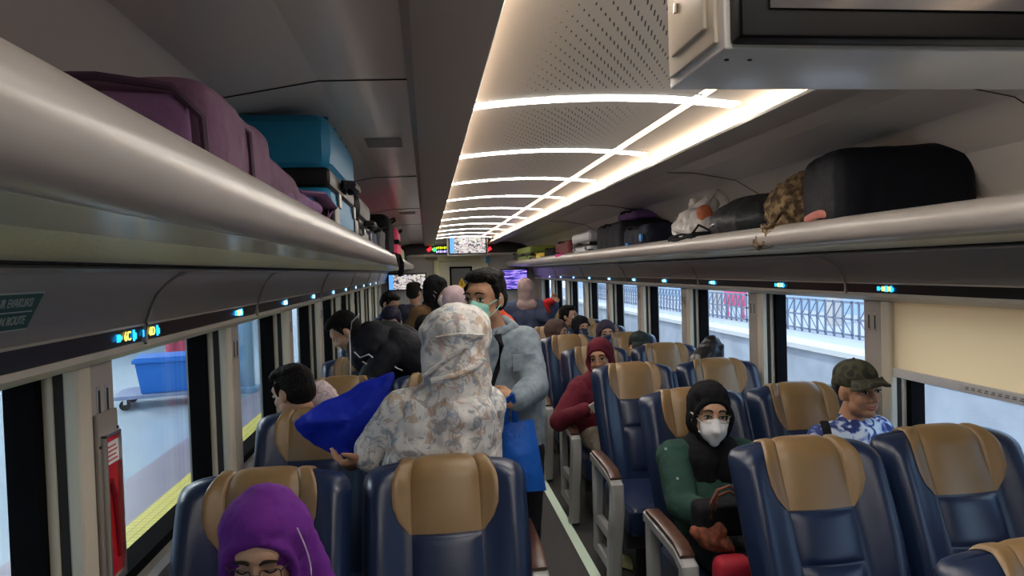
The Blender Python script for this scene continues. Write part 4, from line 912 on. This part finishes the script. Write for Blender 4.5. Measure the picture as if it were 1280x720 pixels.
o = MB().tube([at(622, 418, 2.86), at(627, 432, 2.85), at(622, 460, 2.85), at(612, 490, 2.85)], .030, 8, flat=.35).build('shoulder_strap', BLKFAB, p.root); o.data.transform(p.inv)
o = MB().box((-.05, -.004, -.035), (.05, .004, .035), .003).build('chest_pocket', den, p.root); o.data.transform(Matrix.Translation(at(655, 453, 2.875)) @ Matrix.Rotation(.15, 4, 'Z')); o.data.transform(p.inv)
# blue shopping bag in his hand
SB = mat('blue shopping bag cloth', (.008, .10, .48), .5, bump=.9, bscale=9)
def bagmesh(top_, bot_, Y, dep, ns=10):
    rings = []
    for j in range(ns+1):
        f_ = j/ns; l = [a+(b-a)*f_ for a, b in zip(top_[0], bot_[0])]; r_ = [a+(b-a)*f_ for a, b in zip(top_[1], bot_[1])]
        ring = []; n_ = 14; d_ = dep*(.25+.75*min(1, f_*2.2))
        for sd_ in (0, 1):
            for i2 in range(n_):
                u = i2/n_ if sd_ == 0 else 1-i2/n_
                px = l[0]+(r_[0]-l[0])*u; py = l[1]+(r_[1]-l[1])*u; w_ = math.sin(PI*min(max(u, .001), .999))**.45
                ring.append(at(px, py, Y+(-1 if sd_ == 0 else 1)*d_/2*w_+.006*math.sin(px*.45+py*.21)))
        rings.append(ring)
    return rings
rg = bagmesh(((622, 529), (667, 524)), ((629, 617), (683, 613)), 2.76, .13)
o = loft('shopping_bag', rg, SB); ct = at(650, 600, 2.76); 
hd = MB().tube([at(632, 530, 2.745), at(634, 512, 2.70), at(635, 498, 2.66), at(640, 492, 2.65), at(643, 508, 2.68), at(644, 528, 2.745)], .012, 8, flat=.4).build('carry_handle', SB, o)
for q in (o, hd): q.data.transform(Matrix.Translation(-ct))
o.location = ct; tag(o, 'bright blue shopping bag hanging from the hand of the man in denim', 'bag')
# --- woman in green jacket, black hijab, white mask
H = at(887, 517, 2.88)
grn = fab('dark green jacket cloth', (.018, .055, .042), bscale=12); blk = fab('black headscarf cloth', (.010, .010, .012), bscale=10)
p = Person('woman in black hijab, glasses, white mask and dark green jacket, seated by the aisle', 1.20, 2.80, .04, SIT, SKIN2, grn, fab('dark skirt', (.02, .025, .03)), 'jacket', H=H, headaz=-.14, ears=False, pitch=.05, roll=-.06, voxel=.008, mouth=False, topoff=.028, w_elr=at(853, 632, 2.70), w_wrr=at(905, 655, 2.52), w_shr=at(842, 572, 2.90), hdr=(.9, -.4, -.1), w_ell=V3((1.45, 2.75, .80)), w_wrl=V3((1.34, 2.55, .72)))
p.hijab(blk, .40, .0065, 1.05); p.mask(MASKW); p.glasses(mat('thin gold frame', (.45, .38, .25), .3, metal=.6))
for px, py in ((847, 598), (875, 626), (832, 561)):
    o = MB().tube([at(px, py, 2.655+.0012*(875-px)), at(px, py, 2.640+.0012*(875-px))], .006, 8).build('sleeve_button', METAL, p.root); o.data.transform(p.inv)
# her brown handled bag, red item and rust scarf
hb_ = empty('handbag', at(900, 640, 2.50), 0, 'dark handbag with reddish brown loop handles on the lap of the masked woman', 'bag')
o0 = hb_.location
blob('bag_body', [boxprim((-.10, -.06, -.08), (.14, .06, .045), .03)], blk, hb_, .008, 2)
for k in (0, 1): MB().tube([(-.060+.02*k, -.06+.02*k, .0), (-.062+.018*k, -.065, .06), (-.035, -.065, .105-.02*k), (.01, -.065, .118-.02*k), (.05, -.06, .09-.02*k), (.06, -.05, .03)], .006, 8).build('handle', mat('red brown leather', (.16, .05, .03), .4) if not k else bpy.data.materials['red brown leather'], hb_)
o = blob('scarf', [('c', at(868, 662, 2.46)-at(885, 672, 2.46), .022, V3((.0, 0, .0)), .04), ('c', V3((0, 0, 0)), .04, V3((.07, 0, -.03)), .03), ('c', V3((0, 0, 0)), .03, V3((.04, 0, .03)), .03)], ramp_mat('rust scarf cloth', [(.4, (.10, .025, .012)), (.6, (.24, .07, .03))], 30, .9), None, .008, 1, disp=.02, dscale=.03)
o.location = at(885, 674, 2.44); tag(o, 'crumpled rust brown scarf on the lap of the masked woman', 'scarf')
o = blob('pouch', [boxprim((-.07, -.05, -.09), (.07, .05, .05), .045)], mat('red pouch cloth', (.42, .02, .04), .6), None, .008, 2)
o.location = at(916, 712, 2.36); tag(o, 'bright red pouch beside the front right aisle seat', 'pouch')
# --- man in camouflage cap
H = at(1072, 488, 2.84)
camo = ramp_mat('camouflage cloth', [(.40, (.035, .035, .02)), (.48, (.07, .065, .035)), (.55, (.045, .055, .03)), (.62, (.02, .018, .016))], 20, .85, bump=.2, detail=1)
tie = ramp_mat('blue and white dyed cloth', [(.40, (.02, .03, .13)), (.47, (.05, .09, .32)), (.52, (.45, .52, .68)), (.6, (.62, .68, .76))], 17, .85, bump=.3, dist=1.2)
p = Person('man in camouflage cap and blue and white shirt seated by the right window', H.x-.09, 2.80, .30, SIT, SKIN1, tie, fab('navy trousers', (.02, .03, .07)), H=H, headaz=.10, el=(.165, .03, .74), pitch=.0, roll=.05, voxel=.008, sleeves=False, topoff=.022, w_chest=V3((H.x-.03, 2.84, H.z-.32)), sh=.165)
p.cap(camo); p.add('hair', [p.e((0, -.035, .02), (.080, .075, .07))], HAIR, .006, 1)
o = MB().tube([at(1030, 527, 2.70), at(1033, 536, 2.66), at(1038, 555, 2.63), at(1044, 585, 2.62)], .018, 8, flat=.3).build('shoulder_strap', BLKFAB, p.root); o.data.transform(p.inv)
# --- smiling woman in maroon
H = at(750, 448, 4.62); mar = fab('maroon cloth', (.12, .012, .025), bscale=14)
p = Person('smiling woman in maroon headscarf and maroon sweater leaning into the aisle', 1.17, 4.66, .0, SIT, SKIN1, mar, fab('khaki trousers', (.22, .19, .15)), 'sweater', H=H, headaz=-.42, ears=False, pitch=.05, roll=.10, voxel=.009, topoff=.030, w_neck=V3((H.x+.02, 4.66, H.z-.13)), w_chest=V3((1.10, 4.66, .82)), w_shr=at(722, 490, 4.62), w_elr=at(699, 527, 4.52), w_wrr=at(733, 512, 4.34), hdr=(1, -.1, .05), hnr=(0, -.5, .8))
p.hijab(mar, .30, .008, 1.0)
tt = p.tube('teeth', [(-.014, .0985, -.0620), (0, .1015, -.0632), (.014, .0985, -.0620)], .0022, WHITEP, p.body)
o = MB().box((-.03, -.006, -.055), (.03, .006, .055), .004).build('mobile_phone', WHITEP); o.location = at(748, 506, 4.26); o.rotation_euler = (.5, .9, 0); tag(o, 'white phone held by the smiling woman in maroon', 'phone')
# --- man in dark cap, glasses and mask
H = at(800, 435, 5.45)
p = Person('man in dark cap, glasses and face mask peeking between right seats', H.x, 5.52, .1, SIT, SKIN1, fab('olive black jacket', (.03, .03, .025)), fab('dark jeans', (.02, .025, .04)), H=H, headaz=-.05, voxel=.011, mouth=False, w_neck=V3((H.x, 5.53, H.z-.13)), shz=.98)
p.cap(mat('dark green cap', (.025, .035, .032), .8)); p.mask(mat('beige mask', (.55, .38, .30), .8)); p.glasses(METAL)
# --- further passengers on the right
def seated_hijab(px, py, Y, lab, col, az, mask=None, top=(.05, .05, .07), skin=SKIN2, pitch=0):
    H = at(px, py, Y)
    p = Person(lab, H.x, Y+.05, az, SIT, skin, fab('top %d' % px, top), fab('skirt %d' % px, (.03, .03, .04)), H=H, headaz=az, ears=False, el=(.165, .03, .74), sh=.145, pitch=pitch, voxel=.013, mouth=mask is None, w_neck=V3((H.x, Y+.04, H.z-.13)), w_chest=V3((H.x, Y+.04, H.z-.30)), shz=H.z-.19, hands=True)
    p.hijab(fab('scarf %d' % px, col), .30, .011); 
    if mask: p.mask(mask)
    return p
seated_hijab(697, 417, 6.45, 'person in brown headscarf, head just showing above a right aisle seat', (.07, .045, .04), .9)
seated_hijab(727, 411, 7.1, 'person in black hijab and dark mask behind the brown headscarf', (.012, .012, .015), .2, MASKD)
seated_hijab(758, 418, 6.42, 'person in dark purple headscarf leaning head on hand by right windows', (.045, .035, .06), -.1, None)
H = at(711, 396, 7.5)
p = Person('person with black hair and dark mask turned to the right windows', H.x-.05, 7.55, .9, SIT, SKIN2, fab('dark blue top', (.02, .03, .06)), fab('dark bottoms', (.02, .02, .03)), H=H, headaz=.9, voxel=.014, mouth=False, w_neck=V3((H.x, 7.95, H.z-.13)), shz=H.z-.19); p.hair(voxel=.01, quiff=False); p.mask(MASKD)
# --- standing woman seen from behind
H = at(656, 362, 7.95); bl = fab('slate blue blouse', (.05, .065, .12))
p = Person('standing woman in pinkish beige headscarf and slate blue top seen from behind', H.x-.02, 7.95, 2.9, STAND, SKIN2, bl, fab('long dark skirt', (.03, .03, .05)), H=H, headaz=3.3, voxel=.012, face=False, topoff=.045, w_neck=V3((H.x, 7.95, H.z-.13)), w_shl=V3((H.x-.17, 7.95, H.z-.22)), w_shr=V3((H.x+.19, 7.95, H.z-.22)), w_elr=at(683, 397, 7.8), w_wrr=at(693, 382, 7.75), hdr=(0, 0, 1), w_chest=V3((H.x, 7.95, H.z-.33)))
p.add('headscarf', [p.e((0, -.03, .03), (.095, .11, .108)), ('c', p.hp((0, -.03, -.04)), .088, V3((H.x, 7.93, H.z-.14)), .080), ('c', V3((H.x-.05, 7.9, H.z-.18)), .07, V3((H.x+.07, 7.9, H.z-.18)), .07)], fab('pinkish beige cloth', (.34, .24, .23), bscale=16), .011, 2, disp=.02)
rc = blob('folded_cap', [('e', at(686, 377, 7.7), (.07, .05, .04)), ('c', at(683, 380, 7.7), .035, at(686, 390, 7.7), .015)], mat('red cloth', (.55, .02, .02), .7), None, .01, 1); tag(rc, 'small red cloth held up by the standing woman seen from behind', 'cloth')
# --- group beyond the woman in floral
H = at(545, 364, 6.3); br = fab('brown coat cloth', (.10, .055, .02))
p = Person('person in black hijab, white mask and brown coat standing beyond left seats', H.x-.12, 6.35, 1.0, STAND, SKIN2, br, fab('black bottoms', (.02, .02, .02)), 'coat', H=H, headaz=1.25, ears=False, pitch=.35, voxel=.011, mouth=False, topoff=.04, w_neck=V3((H.x-.06, 6.35, H.z-.13)), w_chest=V3((H.x-.12, 6.35, H.z-.32)), shz=H.z-.22, scale=1.0)
p.hijab(blk, .12, .009, .8); p.mask(MASKW)
H = at(571, 378, 5.15)
p = Person('person in pale pink headscarf mostly hidden behind the man in denim', H.x, 5.15, 2.6, STAND, SKIN2, fab('pink blouse', (.35, .25, .28)), fab('grey skirt b', (.1, .1, .1)), H=H, headaz=2.4, voxel=.013, face=False, w_neck=V3((H.x, 5.15, H.z-.13)), w_chest=V3((H.x, 5.15, H.z-.33)), shz=H.z-.20)
p.add('headscarf', [p.e((0, -.03, .03), (.088, .10, .100)), ('c', p.hp((0, -.02, -.05)), .08, p.J['neck'], .09), ('c', p.J['neck'], .09, p.J['chest'], .1)], fab('pale pink cloth', (.50, .38, .40), bscale=16), .011, 2, disp=.015)
H = at(609, 356, 5.4)
p = Person('person in orange red shirt glimpsed behind the neck of the man in denim', H.x+.06, 5.5, .1, STAND, SKIN3, fab('orange red cloth', (.60, .06, .02)), fab('black bottoms c', (.02, .02, .02)), H=at(612, 362, 5.5), voxel=.014, w_neck=at(615, 378, 5.5), w_chest=at(618, 410, 5.5), w_shl=at(624, 396, 5.5), w_shr=at(598, 396, 5.5)); p.hair(voxel=.01, quiff=False)
# --- man with dark hair, left rear
H = at(487, 380, 7.4)
p = Person('man with black hair and pale mask bending over the seats at the left rear', H.x+.05, 7.4, 1.1, STAND, SKIN1, fab('black blue jacket', (.015, .018, .03)), fab('black bottoms d', (.02, .02, .02)), 'jacket', H=H, headaz=1.0, pitch=.5, voxel=.012, mouth=False, topoff=.045, w_neck=at(497, 388, 7.45), w_chest=at(512, 398, 7.5), w_pelvis=at(528, 425, 7.55), w_shl=at(505, 396, 7.35), w_shr=at(505, 394, 7.6), w_ell=at(498, 415, 7.3), w_elr=at(500, 415, 7.6), w_wrl=at(490, 425, 7.3), w_wrr=at(490, 424, 7.55)); p.hair(voxel=.009); p.mask(mat('pale blue mask', (.4, .5, .6), .8)); p.glasses(BLKPL)
H = at(518, 366, 8.3)
p = Person('person with dark bobbed hair behind the brown coat at the far left', H.x, 8.3, .3, STAND, SKIN1, fab('grey top', (.2, .2, .22)), fab('black bottoms e', (.02, .02, .02)), H=H, headaz=2.6, face=False, voxel=.014, w_neck=V3((H.x, 8.32, H.z-.13)), w_chest=V3((H.x, 8.32, H.z-.33))); p.hair(voxel=.01)
H = at(531, 414, 5.75)
p = Person('child with short dark hair seated by the aisle behind the floral woman', H.x, 5.8, .2, SIT, SKIN2, fab('dark tee', (.04, .04, .06)), fab('dark shorts', (.02, .02, .03)), H=H, pitch=.4, el=(.14, .03, .74), sh=.12, voxel=.012, w_neck=V3((H.x, 5.83, H.z-.12)), w_chest=V3((H.x, 5.85, H.z-.30)), shz=H.z-.18); p.hair(voxel=.009, quiff=False)
H = at(489, 404, 5.55)
p = Person('person with dark hair lying back behind the bent man in black jacket', H.x, 5.6, -.2, SIT, SKIN2, fab('navy tee', (.02, .02, .06)), fab('dark shorts b', (.02, .02, .03)), H=H, pitch=.5, el=(.15, .03, .74), sh=.13, voxel=.013, w_neck=V3((H.x, 5.63, H.z-.12)), w_chest=V3((H.x, 5.65, H.z-.30)), shz=H.z-.18); p.hair(mat('navy black hair', (.012, .012, .03), .6), voxel=.009, quiff=False)
# porter on the platform
p = Person('person in pink clothing standing on the platform behind the blue crate', -3.95, 11.6, .3, STAND, SKIN1, fab('pink shirt', (.62, .10, .16)), fab('pink trousers', (.60, .10, .15)), H=None, voxel=.02, scale=1.02, z0=-.03); p.hair(voxel=.015)
# dark glossy bag on the third right window seat
o = blob('daypack', [('e', (0, 0, .80), (.13, .10, .28)), ('c', (-.05, 0, 1.0), .08, (.04, .02, 1.12), .06), ('c', (.05, 0, 1.0), .06, (.10, 0, 1.10), .02)], mat('glossy black cloth', (.012, .012, .015), .3, bump=.8, bscale=12), None, .010, 2, disp=.02); o.location = (1.86, 4.52, .02); tag(o, 'glossy black bag standing on the right window seat beside dark cap man', 'bag')
# ============================================================ LUGGAGE
ZS = 1.778
def soft(name, lo, hi, m, voxel=.010, bev=.05, disp=.02, ds=.12, extra=(), parent=None, mtx=None, smooth=4):
    return blob(name, [boxprim(lo, hi, bev, mtx)]+list(extra), m, parent, voxel, smooth, disp, ds)
PV = mat('mauve canvas', (.14, .07, .12), .8, bump=.4, bscale=20); PV2 = mat('violet canvas', (.20, .10, .21), .8, bump=.5, bscale=16)
t = empty('duffel_bag', (-.52, 1.30, ZS), 0, 'large mauve canvas duffel bag at the near end of the left rack', 'bag')
soft('bag_body', (-.27, -.30, 0), (.235, .12, .185), PV, .009, .05, .02, .15, parent=t, extra=[('c', (.14, .10, .10), .085, (.165, .42, .08), .068), ('c', (-.1, .10, .10), .085, (-.1, .38, .08), .06)])
soft('end_flap', (-.25, -.312, .02), (.21, -.28, .155), PV2, .009, .03, .01, parent=t)
MB().tube([(-.24, -.308, .150), (-.1, -.318, .172), (.1, -.318, .172), (.19, -.312, .160), (.226, -.305, .12), (.232, -.30, .02)], .006, 6).build('seam_piping', mat('dark mauve piping', (.06, .03, .055), .6), t)
MB().tube([(-.20, -.10, .187), (.0, -.10, .193), (.18, -.10, .186), (.236, -.09, .14), (.240, -.08, .02)], .005, 6).build('zipper', bpy.data.materials['dark mauve piping'], t)
blob('side_pocket', [boxprim((.0, .24, .01), (.235, .52, .105), .04), ('c', (.20, .40, .08), .03, (.235, .60, .075), .02)], PV2, t, .009, 3, .015)
MB().tube([(.20, .50, .11), (.245, .60, .115), (.262, .67, .085), (.255, .63, .04), (.23, .54, .02)], .024, 8, flat=.35).build('strap', PV2, t)
def suitcase(name, label, x0, x1, y0, y1, z0, h, m, trim, parts=True, ribs=4, group=None):
    """flat lying hard shell: two halves with a band, corner guards, latches and handle on the aisle side (+x or -x towards the centre)"""
    t = empty(name, ((x0+x1)/2, (y0+y1)/2, z0), 0, label, 'suitcase', group); w, d = (x1-x0)/2, (y1-y0)/2
    for nm, a, b in (('lower_shell', .0, h*.46), ('upper_shell', h*.54, h)):
        g = MB().box((-w, -d, a), (w, d, b), min(.06, h*.2)); g.build(nm, m, t)
    MB().box((-w+.006, -d+.006, h*.42), (w-.006, d-.006, h*.58), .02).build('zip_band', trim, t)
    sg = -1 if (x0+x1)/2 > CX else 1
    xs = sg*w
    r = MB()
    for q in range(ribs):
        y = -d+.10+(2*d-.2)*q/max(1, ribs-1); r.box((min(-w*.9, w*.9), y-.012, h-.004), (w*.9, y+.012, h+.004), .003)
    r.build('shell_ribs', m, t)
    hd = MB().tube([(xs, -.10, h*.52), (xs+sg*.030, -.085, h*.52), (xs+sg*.034, 0, h*.52), (xs+sg*.030, .085, h*.52), (xs, .10, h*.52)], .014, 8).build('handle', trim, t)
    for y in (-d*.62, d*.62): MB().box((min(xs, xs+sg*.010), y-.035, h*.28), (max(xs, xs+sg*.008), y+.02, h*.40), .003).build('latch', mat('dim latch metal', (.2, .2, .2), .4, metal=.8) if 'dim latch metal' not in bpy.data.materials else bpy.data.materials['dim latch metal'], t)
    for y in (-d+.05, d-.05):
        MB().box((-xs-sg*.03 if sg > 0 else -xs, y-.03, .0), (-xs if sg > 0 else -xs+.03, y+.03, .05), .01).build('wheel', BLKPL, t)
    for y in (-d+.06, d-.06): MB().box((min(xs-sg*.05, xs+sg*.006), y-.065, .004), (max(xs-sg*.05, xs+sg*.006), y+.065, h*.30), .015).build('corner_guard', trim, t)
    return t
TEAL = mat('teal blue shell', (.015, .20, .38), .5)
suitcase('suitcase', 'teal blue hard shell suitcase lying on the left rack', -.60, -.262, 2.08, 2.78, ZS, .375, TEAL, BLKPL)
suitcase('suitcase', 'black and silver suitcase behind the teal one on the left rack', -.74, -.27, 3.05, 3.6, ZS, .25, mat('graphite shell', (.02, .02, .024), .5), BLKPL)
def lay(label, name, x0, x1, y0, y1, h, m, h0=0, cat='bag', group=None, disp=.02, strap=None, bev=.06, handle=True):
    cx, cy = (x0+x1)/2, (y0+y1)/2
    t = empty(name, (cx, cy, ZS+h0), 0, label, cat, group)
    soft('bag_body', (x0-cx, y0-cy, 0), (x1-cx, y1-cy, h), m, .012, bev, disp, .1, parent=t)
    sg = -1 if cx > CX else 1; xs = sg*(x1-x0)/2
    if handle: MB().tube([(xs*.9, -.12, h*.85), (xs+sg*.02, -.06, h*.95), (xs+sg*.02, .06, h*.92), (xs*.9, .12, h*.85)], .012, 7, flat=.5).build('carry_handle', strap or BLKFAB, t)
    MB().tube([(xs*.6, -(y1-y0)*.46, h*.80), (xs*.95, 0, h*.78), (xs*.6, (y1-y0)*.46, h*.8)], .004, 5).build('zipper', strap or METAL, t)
    return t
NVB = mat('navy bag cloth', (.02, .028, .085), .7, bump=.4, bscale=20); PK = mat('hot pink bag cloth', (.70, .04, .13), .6); OL = mat('olive net cloth', (.38, .36, .20), .8)
lay('navy blue bag behind the teal suitcase on the left rack', 'travel_bag', -.72, -.27, 3.68, 4.05, .15, NVB)
lay('grey and black bag farther along the left rack', 'travel_bag', -.72, -.255, 4.12, 4.6, .19, mat('charcoal bag cloth', (.05, .05, .055), .7, bump=.4))
bp = lay('black backpack with strap dangling over the left rack edge', 'backpack', -.66, -.235, 4.70, 5.35, .30, BLKFAB)
MB().tube([(.21, .05, .05), (.262, .06, .03), (.275, .08, -.03), (.272, .10, -.09), (.255, .12, -.12), (.262, .14, -.06), (.235, .16, .04)], .016, 8, flat=.4).build('dangling_strap', BLKFAB, bp)
pk = lay('hot pink bag near the far end of the left rack', 'travel_bag', -.70, -.245, 6.3, 7.1, .32, PK); box('black_band', (.0, -.41, .16), (.24, .0, .2), BLKFAB, pk, .01)
lay('olive yellow bag at the far end of the left rack', 'travel_bag', -.70, -.25, 7.5, 8.3, .18, OL)
lay('black bag last on the left rack', 'travel_bag', -.70, -.24, 8.6, 9.2, .14, BLKFAB)
# right rack
BS = mat('stretch black cover', (.010, .011, .016), .55, bump=.5, bscale=14)
t = empty('suitcase', (1.80, 2.56, ZS), -.17, 'big black fabric covered suitcase with pink handle at the near end of the right rack', 'suitcase')
blob('fabric_cover', [boxprim((-.268, -.19, 0), (.252, .19, .32), .07), ('e', (-.03, 0, .27), (.2, .14, .065))], BS, t, .009, 3, .014, .15)
hd = MB().tube([(-.258, -.075, .075), (-.280, -.06, .080), (-.284, 0, .074), (-.280, .06, .066), (-.258, .075, .062)], .017, 8, flat=1).build('pink_handle', mat('pink handle', (.62, .22, .18), .5), t); hd['label'] = 'salmon pink side handle'
MB().tube([(.20, -.10, .25), (.255, -.10, .22), (.258, -.09, .17)], .028, 10).build('wheel', mat('brown wheel', (.12, .07, .06), .6), t)
o = blob('fur_backpack', [('e', (0, 0, .13), (.18, .17, .15)), ('c', (-.16, -.06, .02), .05, (-.17, .12, .0), .04), ('e', (.0, -.02, .24), (.10, .11, .06))], ramp_mat('brown camouflage cloth', [(.38, (.06, .035, .015)), (.5, (.16, .10, .05)), (.6, (.30, .21, .11))], 30, .95, bump=1.0, detail=2), None, .009, 1, .035, .03)
o.location = (1.70, 2.97, ZS); r0 = o.location.copy(); tag(o, 'brown camouflage fur backpack squeezed beside the big black suitcase', 'backpack')
MB().tube([(-.17, -.10, .12), (-.20, -.11, .08), (-.205, -.06, .055), (-.20, .0, .05), (-.18, .05, .07)], .014, 8, flat=.5).build('shoulder_strap', bpy.data.materials['brown camouflage cloth'], o)
bp = empty('backpack', (1.74, 3.50, ZS), 0, 'black backpack lying between white plastic bag and brown camouflage bag', 'backpack')
blob('bag_body', [('e', (0, 0, .11), (.23, .38, .14)), ('c', (-.12, -.12, .08), .08, (-.10, .20, .06), .06), ('c', (-.05, -.05, .16), .09, (.1, -.05, .16), .10)], mat('black pack cloth', (.018, .019, .022), .5, bump=.6, bscale=14), bp, .010, 2, .02)
MB().tube([(-.14, -.16, .13), (-.215, -.05, .13), (-.225, .1, .1), (-.15, .22, .1)], .005, 5).build('zipper', METAL, bp)
MB().tube([(-.16, .24, .08), (-.21, .30, .12), (-.235, .34, .07), (-.22, .27, .03)], .012, 7, flat=.5).build('strap', BLKFAB, bp)
pl_m = mat('thin white plastic', (.62, .58, .55), .35, bump=1.0, bscale=18)
wb = empty('plastic_bag', (1.70, 4.15, ZS), 0, 'white plastic carrier bag with orange print on the right rack', 'bag')
blob('bag_body', [('e', (0, 0, .12), (.18, .22, .13)), ('c', (0, 0, .15), .13, (.02, -.05, .26), .06), ('c', (-.02, .05, .2), .07, (-.03, .08, .30), .02)], pl_m, wb, .009, 1, .04, .05)
MB().tube([(-.02, -.10, .25), (.0, -.22, .33), (.02, -.30, .28), (.03, -.33, .2)], .012, 7, flat=.4).build('carry_handle', pl_m, wb)
blob('printed_logo', [('e', (-.06, -.17, .20), (.05, .03, .05))], mat('orange red print', (.55, .16, .07), .5), wb, .007, 1, .015, .03)
lay('small black pouch lying in front of the white plastic bag', 'travel_bag', 1.50, 1.66, 3.80, 4.25, .085, BLKFAB, .0, 'pouch', bev=.035, handle=False)
t = lay('dark blue black holdall with light blue tags on the right rack', 'travel_bag', 1.53, 1.98, 4.75, 5.35, .20, mat('blue black cloth', (.014, .016, .028), .7, bump=.4))
for y, z in ((-.22, .10), (.12, .05)): MB().tube([(-.232, y, z), (-.246, y, z)], .028, 10).build('luggage_tag', mat('blue tag', (.03, .22, .60), .5) if 'blue tag' not in bpy.data.materials else bpy.data.materials['blue tag'], t)
lay('tall black soft suitcase beside the grey hard shell on the right rack', 'suitcase', 1.54, 1.98, 5.45, 6.25, .27, mat('soft black cloth', (.016, .017, .022), .75, bump=.3), cat='suitcase')
suitcase('suitcase', 'silver grey ribbed hard shell suitcase on the right rack', 1.52, 1.98, 6.45, 7.25, ZS, .25, mat('silver grey shell', (.30, .31, .33), .4), BLKPL)
lay('maroon soft bag on the right rack beyond the grey suitcase', 'travel_bag', 1.54, 1.98, 7.5, 8.3, .21, mat('maroon bag cloth', (.13, .018, .02), .7))
lay('small magenta bag before the maroon bag on the right rack', 'travel_bag', 1.49, 1.54, 7.75, 8.1, .08, mat('magenta cloth', (.55, .02, .22), .7), bev=.02)
lay('black bag with upright loops between maroon and yellow bags', 'travel_bag', 1.54, 1.95, 8.5, 9.1, .16, BLKFAB)
lay('small yellow bag near the far end of the right rack', 'travel_bag', 1.52, 1.9, 9.3, 9.75, .12, mat('yellow bag cloth', (.70, .52, .08), .7), strap=mat('yellow strap', (.6, .45, .07), .7))
suitcase('suitcase', 'lime green hard shell suitcase at the far end of the right rack', 1.50, 1.98, 10.1, 11.6, ZS, .24, mat('lime green shell', (.20, .26, .04), .4), BLKPL)
lay('dark grey bag last on the right rack', 'travel_bag', 1.52, 1.9, 11.8, 12.2, .18, mat('dark grey cloth', (.06, .06, .06), .8))
lay('purple bag on the inner side of the right rack above black case', 'travel_bag', 1.70, 1.90, 5.55, 6.1, .08, mat('violet bag cloth', (.12, .06, .2), .8), .285)

o = blob('shoe', [('c', (0, 0, .035), .030, (.0, -.13, .03), .036), ('c', (0, .03, .04), .032, (0, .06, .05), .03), ('e', (0, -.05, .012), (.040, .12, .012))], mat('pale yellow green plastic', (.50, .50, .26), .5), None, .006, 2)
o.location = (1.02, 3.80, .004); o.rotation_euler = (0, 0, .7); tag(o, 'pale yellow green shoe sticking into the aisle under the third armrest', 'shoe')
